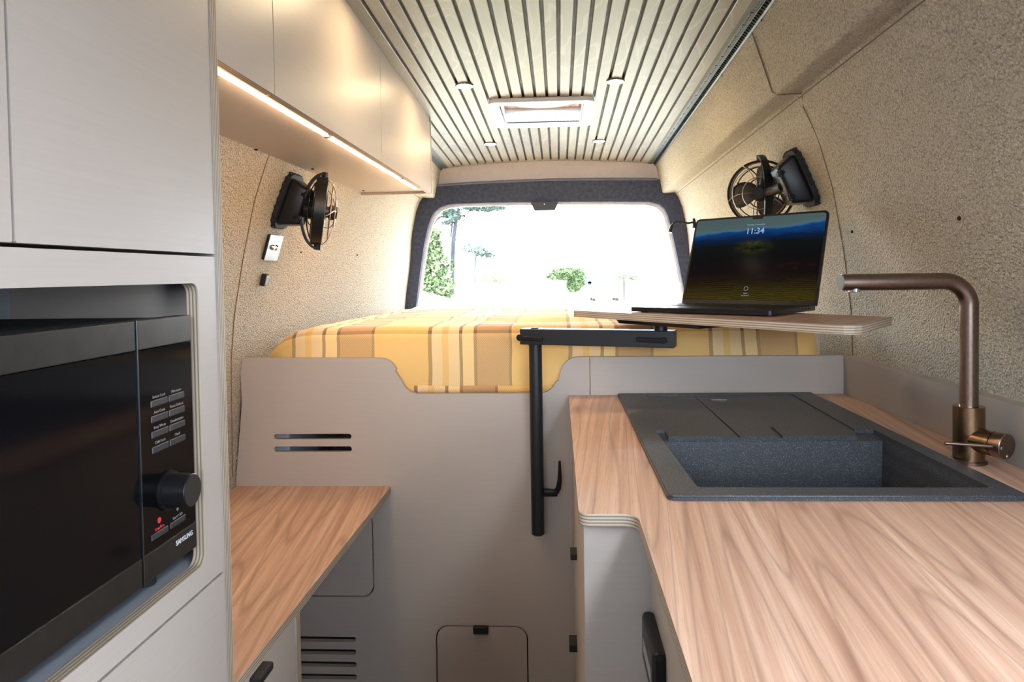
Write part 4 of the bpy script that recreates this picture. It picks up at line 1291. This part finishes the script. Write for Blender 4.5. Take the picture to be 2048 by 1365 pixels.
    for k in range(3):
        bm = B(); a0 = 2 * PI * k / 3 + 0.9; rows = []
        for i in range(7):
            q = 0.012 + 0.068 * i / 6; row = []
            wdt = 0.030 + 0.055 * math.sin(min(1, i / 4.5) * PI / 2) - (0.02 if i == 6 else 0)
            for j in range(6):
                v = (j / 5 - 0.5)
                ang = a0 + v * wdt / max(q, 0.02) * 0.9 + 0.25 * i / 6
                row.append(bm.verts.new(RF @ Vector((q * math.cos(ang), q * math.sin(ang), 0.002 + v * 0.024 * (1 - 0.3 * i / 6)))))
            rows.append(row)
        for a, b in zip(rows, rows[1:]):
            for j in range(5): bm.faces.new((a[j], a[j + 1], b[j + 1], b[j]))
        o = obj('blade', bm, bpy.data.materials['rotor_brown'], f, True)
        md = o.modifiers.new('thick', 'SOLIDIFY'); md.thickness = 0.0016
    return f


fan('black caged wall fan on the left wall, seen edge-on above the switch plate', -1, 1.895, 1.468, (-0.668, 1.905, 1.436), (0.93, 0.34, -0.13), 0.096)
fan('black caged wall fan on the right wall, facing forward above the laptop', 1, 1.865, 1.498, (0.580, 1.990, 1.472), (-0.42, -0.90, -0.12), 0.093)

# switch plate, usb stub
t = thing('switch_plate', 'silver two-button switch plate on the left wall below the fan', 'switch', tuple(wall_pt(-1, 1.89, 1.335)))


def wall_frame(side, y, z):
    w = wall_pt(side, y, z)
    d = (wall_pt(side, y, z + 0.04) - wall_pt(side, y, z - 0.04)).normalized()
    n = Vector((0, 1, 0)).cross(d)
    if n.x * side > 0: n = -n
    x = d.cross(n)
    return frame_mat(w, x, d, n), n


WF, wn = wall_frame(-1, 1.892, 1.3365)
bm = B(); plate(bm, rrect(-0.043, -0.036, 0.043, 0.036, 0.004), [], WF @ Matrix.Translation((0, 0, 0.0005)), 0.007); obj('back_box', bm, 'black_rough', t)
bm = B(); plate(bm, rrect(-0.0435, -0.0365, 0.0435, 0.0365, 0.003), [], WF @ Matrix.Translation((0, 0, 0.0076)), 0.0022); obj('face', bm, 'satin', t)
for a in (-0.012, 0.012):
    bm = B(); cyl(bm, WF @ Vector((a, 0.002, 0.0095)), WF @ Vector((a, 0.002, 0.0165)), 0.0085, 24, r2=0.0065, bev=0.001); obj('push_button', bm, 'chrome', t, True)
t = thing('usb_outlet', 'small black and silver outlet on the left wall below the switch plate', 'outlet', tuple(wall_pt(-1, 1.886, 1.246)))
WF, wn = wall_frame(-1, 1.886, 1.246)
bm = B(); box(bm, (-0.012, -0.017, 0.0), (0.012, 0.017, 0.012), 0.002, 2, M4=WF); obj('body', bm, 'black_rough', t)
bm = B(); box(bm, (-0.010, -0.015, 0.0121), (0.010, 0.015, 0.0150), 0.001, 1, M4=WF); obj('cover', bm, 'satin', t)

# reading lamp right
t = thing('reading_lamp', 'small black gooseneck reading lamp on the right wall by the window', 'lamp', (0.60, 3.2, 1.473))
b0 = wall_pt(1, 3.2, 1.473)
bm = B(); box(bm, (b0.x - 0.014, 3.186, 1.452), (b0.x + 0.008, 3.214, 1.496), 0.003); obj('base', bm, 'black', t)
bm = B(); tube(bm, [(b0.x - 0.012, 3.2, 1.478), (b0.x - 0.035, 3.195, 1.474), (b0.x - 0.065, 3.19, 1.480), (b0.x - 0.09, 3.185, 1.482), (b0.x - 0.105, 3.18, 1.472), (b0.x - 0.111, 3.18, 1.462)], 0.0048, 10); obj('neck', bm, 'black', t, True)
bm = B(); cyl(bm, (b0.x - 0.110, 3.18, 1.466), (b0.x - 0.120, 3.175, 1.432), 0.008, 20, r2=0.010, bev=0.001); obj('head', bm, 'black', t, True)
bm = B(); cyl(bm, (b0.x - 0.1200, 3.175, 1.4318), (b0.x - 0.1203, 3.1748, 1.4308), 0.0085, 20); obj('lens', bm, 'white_plastic', t)

# ------------------------------------------------------------------ outdoors
bm = B(); box(bm, (-60, -60, -0.75), (60, 120, -0.65)); struct('floor_outside', bm, 'ground', label='pale gravel ground outside the rear window')
bpy.data.objects['floor_outside'].name = 'ground'
bm = B()
cols = []
for j in range(25):
    y = 7 + 22 * j / 24; row = []
    for i in range(33):
        x = -12 + 16 * i / 32
        h = 1.75 * sm(1.2, -3.2, x) * sm(6.8, 13, y) if False else 1.72 * (1 - sm(-3.4, 1.6 + 0.08 * (y - 7), x)) * sm(7, 12, y)
        row.append(bm.verts.new((x, y, -0.66 + h + 0.06 * noise.noise(Vector((x, y, 0))))))
    cols.append(row)
for a, b in zip(cols, cols[1:]):
    for i in range(32): bm.faces.new((a[i], a[i + 1], b[i + 1], b[i]))
o = obj('grass_bank', bm, 'bank', bpy.data.objects['ground'], smooth=True); o['label'] = 'bleached grassy bank rising at left outside the window'


def leaves(bm, c, rad, n, size, seed):
    rnd = random.Random(seed)
    for _ in range(n):
        while True:
            p = Vector((rnd.uniform(-1, 1), rnd.uniform(-1, 1), rnd.uniform(-1, 1)))
            if 0.25 < p.length < 1: break
        k = 1 + 0.25 * noise.noise(p * 2.3 + Vector((seed, 0, 0)))
        q = Vector((c[0] + p.x * rad[0] * k, c[1] + p.y * rad[1] * k, c[2] + p.z * rad[2] * k))
        e = Matrix.Rotation(rnd.uniform(0, 6.28), 3, Vector((rnd.uniform(-1, 1), rnd.uniform(-1, 1), rnd.uniform(-1, 1))).normalized())
        s_ = size * rnd.uniform(0.6, 1.3)
        vs = [bm.verts.new(q + e @ Vector(v) * s_) for v in ((-0.5, 0, 0), (0, -0.28, 0.08), (0.6, 0, 0), (0, 0.28, 0.08))]
        bm.faces.new(vs)


def bush(name, label, cat, base, blobs, mat, size, stems=()):
    t = thing(name, label, cat, base)
    bm = B()
    for i, (c, r, n) in enumerate(blobs): leaves(bm, c, r, n, size, i * 7 + len(label))
    o = obj('foliage', bm, mat, t, normals=False); o['kind'] = 'stuff'
    if stems:
        bm = B()
        for pts, r in stems: tube(bm, pts, r, 8)
        obj('stem', bm, 'bark', t, True)
    return t


def PX(x, y, D):
    """direction of a sight line, used only to keep the distant planting in proportion"""
    return (x, D, y)


bush('leafy_bush', 'bright green leafy bush at the left of the rear window view', 'bush', (-2.9, 13.0, 0.9),
     [((-2.75, 13.0, 1.35), (0.66, 0.6, 0.55), 5200), ((-2.55, 12.8, 1.0), (0.58, 0.5, 0.35), 2600), ((-2.68, 13.2, 1.85), (0.40, 0.5, 0.42), 3200)], 'leaf', 0.095,
     [([(-2.8, 13.0, 0.75), (-2.75, 13.0, 1.3)], [0.05, 0.03])])
D = 14.0
k = D / 1365.0
X = lambda px: (px - 1114) * k
Z = lambda py: 1.25 + (551 - py) * k
bush('pine_tree', 'slender pine tree with sparse dark branches at the upper left of the window view', 'tree', (X(902), D, 0.9),
     [((X(890), D, Z(422)), (0.18, 0.4, 0.10), 420), ((X(905), D, Z(432)), (0.22, 0.3, 0.11), 260), ((X(975), D, Z(416)), (0.42, 0.4, 0.08), 800), ((X(948), D, Z(414)), (0.38, 0.3, 0.10), 420), ((X(893), D, Z(445)), (0.13, 0.3, 0.06), 150), ((X(930), D, Z(395)), (0.7, 0.6, 0.10), 300)], 'leaf_dark', 0.07,
     [([(X(898), D, 0.8), (X(903), D, Z(485)), (X(908), D, Z(450)), (X(915), D, Z(420)), (X(918), D, Z(395)), (X(920), D, Z(380))], [0.055, 0.045, 0.04, 0.035, 0.03, 0.02]),
      ([(X(905), D, Z(462)), (X(918), D, Z(447)), (X(932), D, Z(435)), (X(934), D, Z(425))], 0.012), ([(X(898), D, Z(475)), (X(901), D, Z(455)), (X(903), D, Z(435))], 0.018),
      ([(X(861), D, Z(450)), (X(870), D, Z(438)), (X(880), D, Z(433)), (X(895), D, Z(436))], [0.04, 0.03, 0.02, 0.012]), ([(X(908), D, Z(482)), (X(913), D, Z(470)), (X(924), D, Z(460)), (X(928), D, Z(445))], 0.010)])
D = 22.0; k = D / 1365.0
bush('distant_tree', 'pale sparse tree crown floating above the bank, left of window centre', 'tree', (X(948), D, 0.9),
     [((X(958), D, Z(505)), (0.40, 0.4, 0.18), 260), ((X(932), D, Z(498)), (0.22, 0.3, 0.16), 90), ((X(970), D, Z(512)), (0.28, 0.3, 0.10), 160)], 'leaf_dark', 0.10,
     [([(X(946), D, 0.9), (X(948), D, Z(515)), (X(955), D, Z(500))], 0.02)])
bush('yellow_scrub', 'low yellowish scrub on the bank, larger clump', 'shrub', (X(972), 17, 1.05),
     [((X(975) * 0.78, 17.0, 1.13), (0.30, 0.3, 0.09), 260), ((X(1000) * 0.78, 17.0, 1.08), (0.22, 0.3, 0.06), 130)], 'leaf_yellow', 0.06)
D = 26.0; k = D / 1365.0
bush('round_tree', 'rounded green tree right of the bank, near the parked cars', 'tree', (X(1145), D, -0.65),
     [((X(1132), D, Z(551)), (0.66, 0.6, 0.26), 2600), ((X(1150), D, Z(564)), (0.30, 0.5, 0.40), 2000), ((X(1112), D, Z(557)), (0.45, 0.5, 0.12), 900), ((X(1143), D, Z(574)), (0.28, 0.4, 0.30), 900)], 'leaf', 0.12)
D = 38.0; k = D / 1365.0
bush('far_shrub', 'faint distant shrubs right of window centre behind the cars', 'shrub', (X(1245), D, -0.65),
     [((X(1243), D, Z(558)), (0.42, 0.5, 0.25), 240), ((X(1262), D, Z(562)), (0.25, 0.4, 0.16), 120)], 'leaf', 0.12, [([(X(1243), D, -0.65), (X(1243), D, Z(560))], 0.05)])
bush('far_conifer', 'faint distant conifer just right of the rounded tree', 'tree', (X(1198), D, -0.65),
     [((X(1195), D, Z(545)), (0.22, 0.3, 0.45), 90), ((X(1195), D, Z(532)), (0.12, 0.2, 0.25), 40)], 'leaf_dark', 0.10)


def car(label, cx, y, L, H, paint, yaw=0.0):
    t = thing('car', label, 'car', (cx, y, -0.65))
    F_ = Matrix.Translation((cx, y, -0.65)) @ Matrix.Rotation(yaw, 4, 'Z') @ Matrix(((1, 0, 0, 0), (0, 0, 1, -0.85), (0, 1, 0, 0), (0, 0, 0, 1)))
    h = H
    prof = [(-L / 2, 0.28), (L / 2, 0.28), (L / 2, 0.60 * h), (L * 0.30, 0.64 * h), (-L * 0.36, 0.64 * h), (-L / 2, 0.55 * h)]
    bm = B(); plate(bm, prof, [], F_, 1.7); obj('body', bm, paint, t)
    bm = B(); plate(bm, [(-L * 0.30, 0.64 * h), (L * 0.28, 0.64 * h), (L * 0.18, 0.95 * h), (-L * 0.20, 0.95 * h)], [], F_ @ Matrix.Translation((0, 0, 0.1)), 1.5); obj('cabin_windows', bm, 'car_glass', t)
    bm = B(); plate(bm, [(-L * 0.21, 0.95 * h), (L * 0.19, 0.95 * h), (L * 0.15, h), (-L * 0.17, h)], [], F_ @ Matrix.Translation((0, 0, 0.08)), 1.54); obj('roof', bm, paint, t)
    for sx in (-0.31, 0.31):
        for sy in (0.0, 1.5):
            bm = B(); p = F_ @ Vector((sx * L, 0.31, sy)); q = F_ @ Vector((sx * L, 0.31, sy + 0.2)); cyl(bm, p, q, 0.31, 20); obj('wheel', bm, 'black_rough', t)


car('blue car parked beyond the rounded tree', 3.6, 108, 3.9, 1.42, 'car_blue')
car('white car parked nearest, low in the window right of centre', 3.0, 46, 4.2, 1.40, 'car_white', PI / 2)
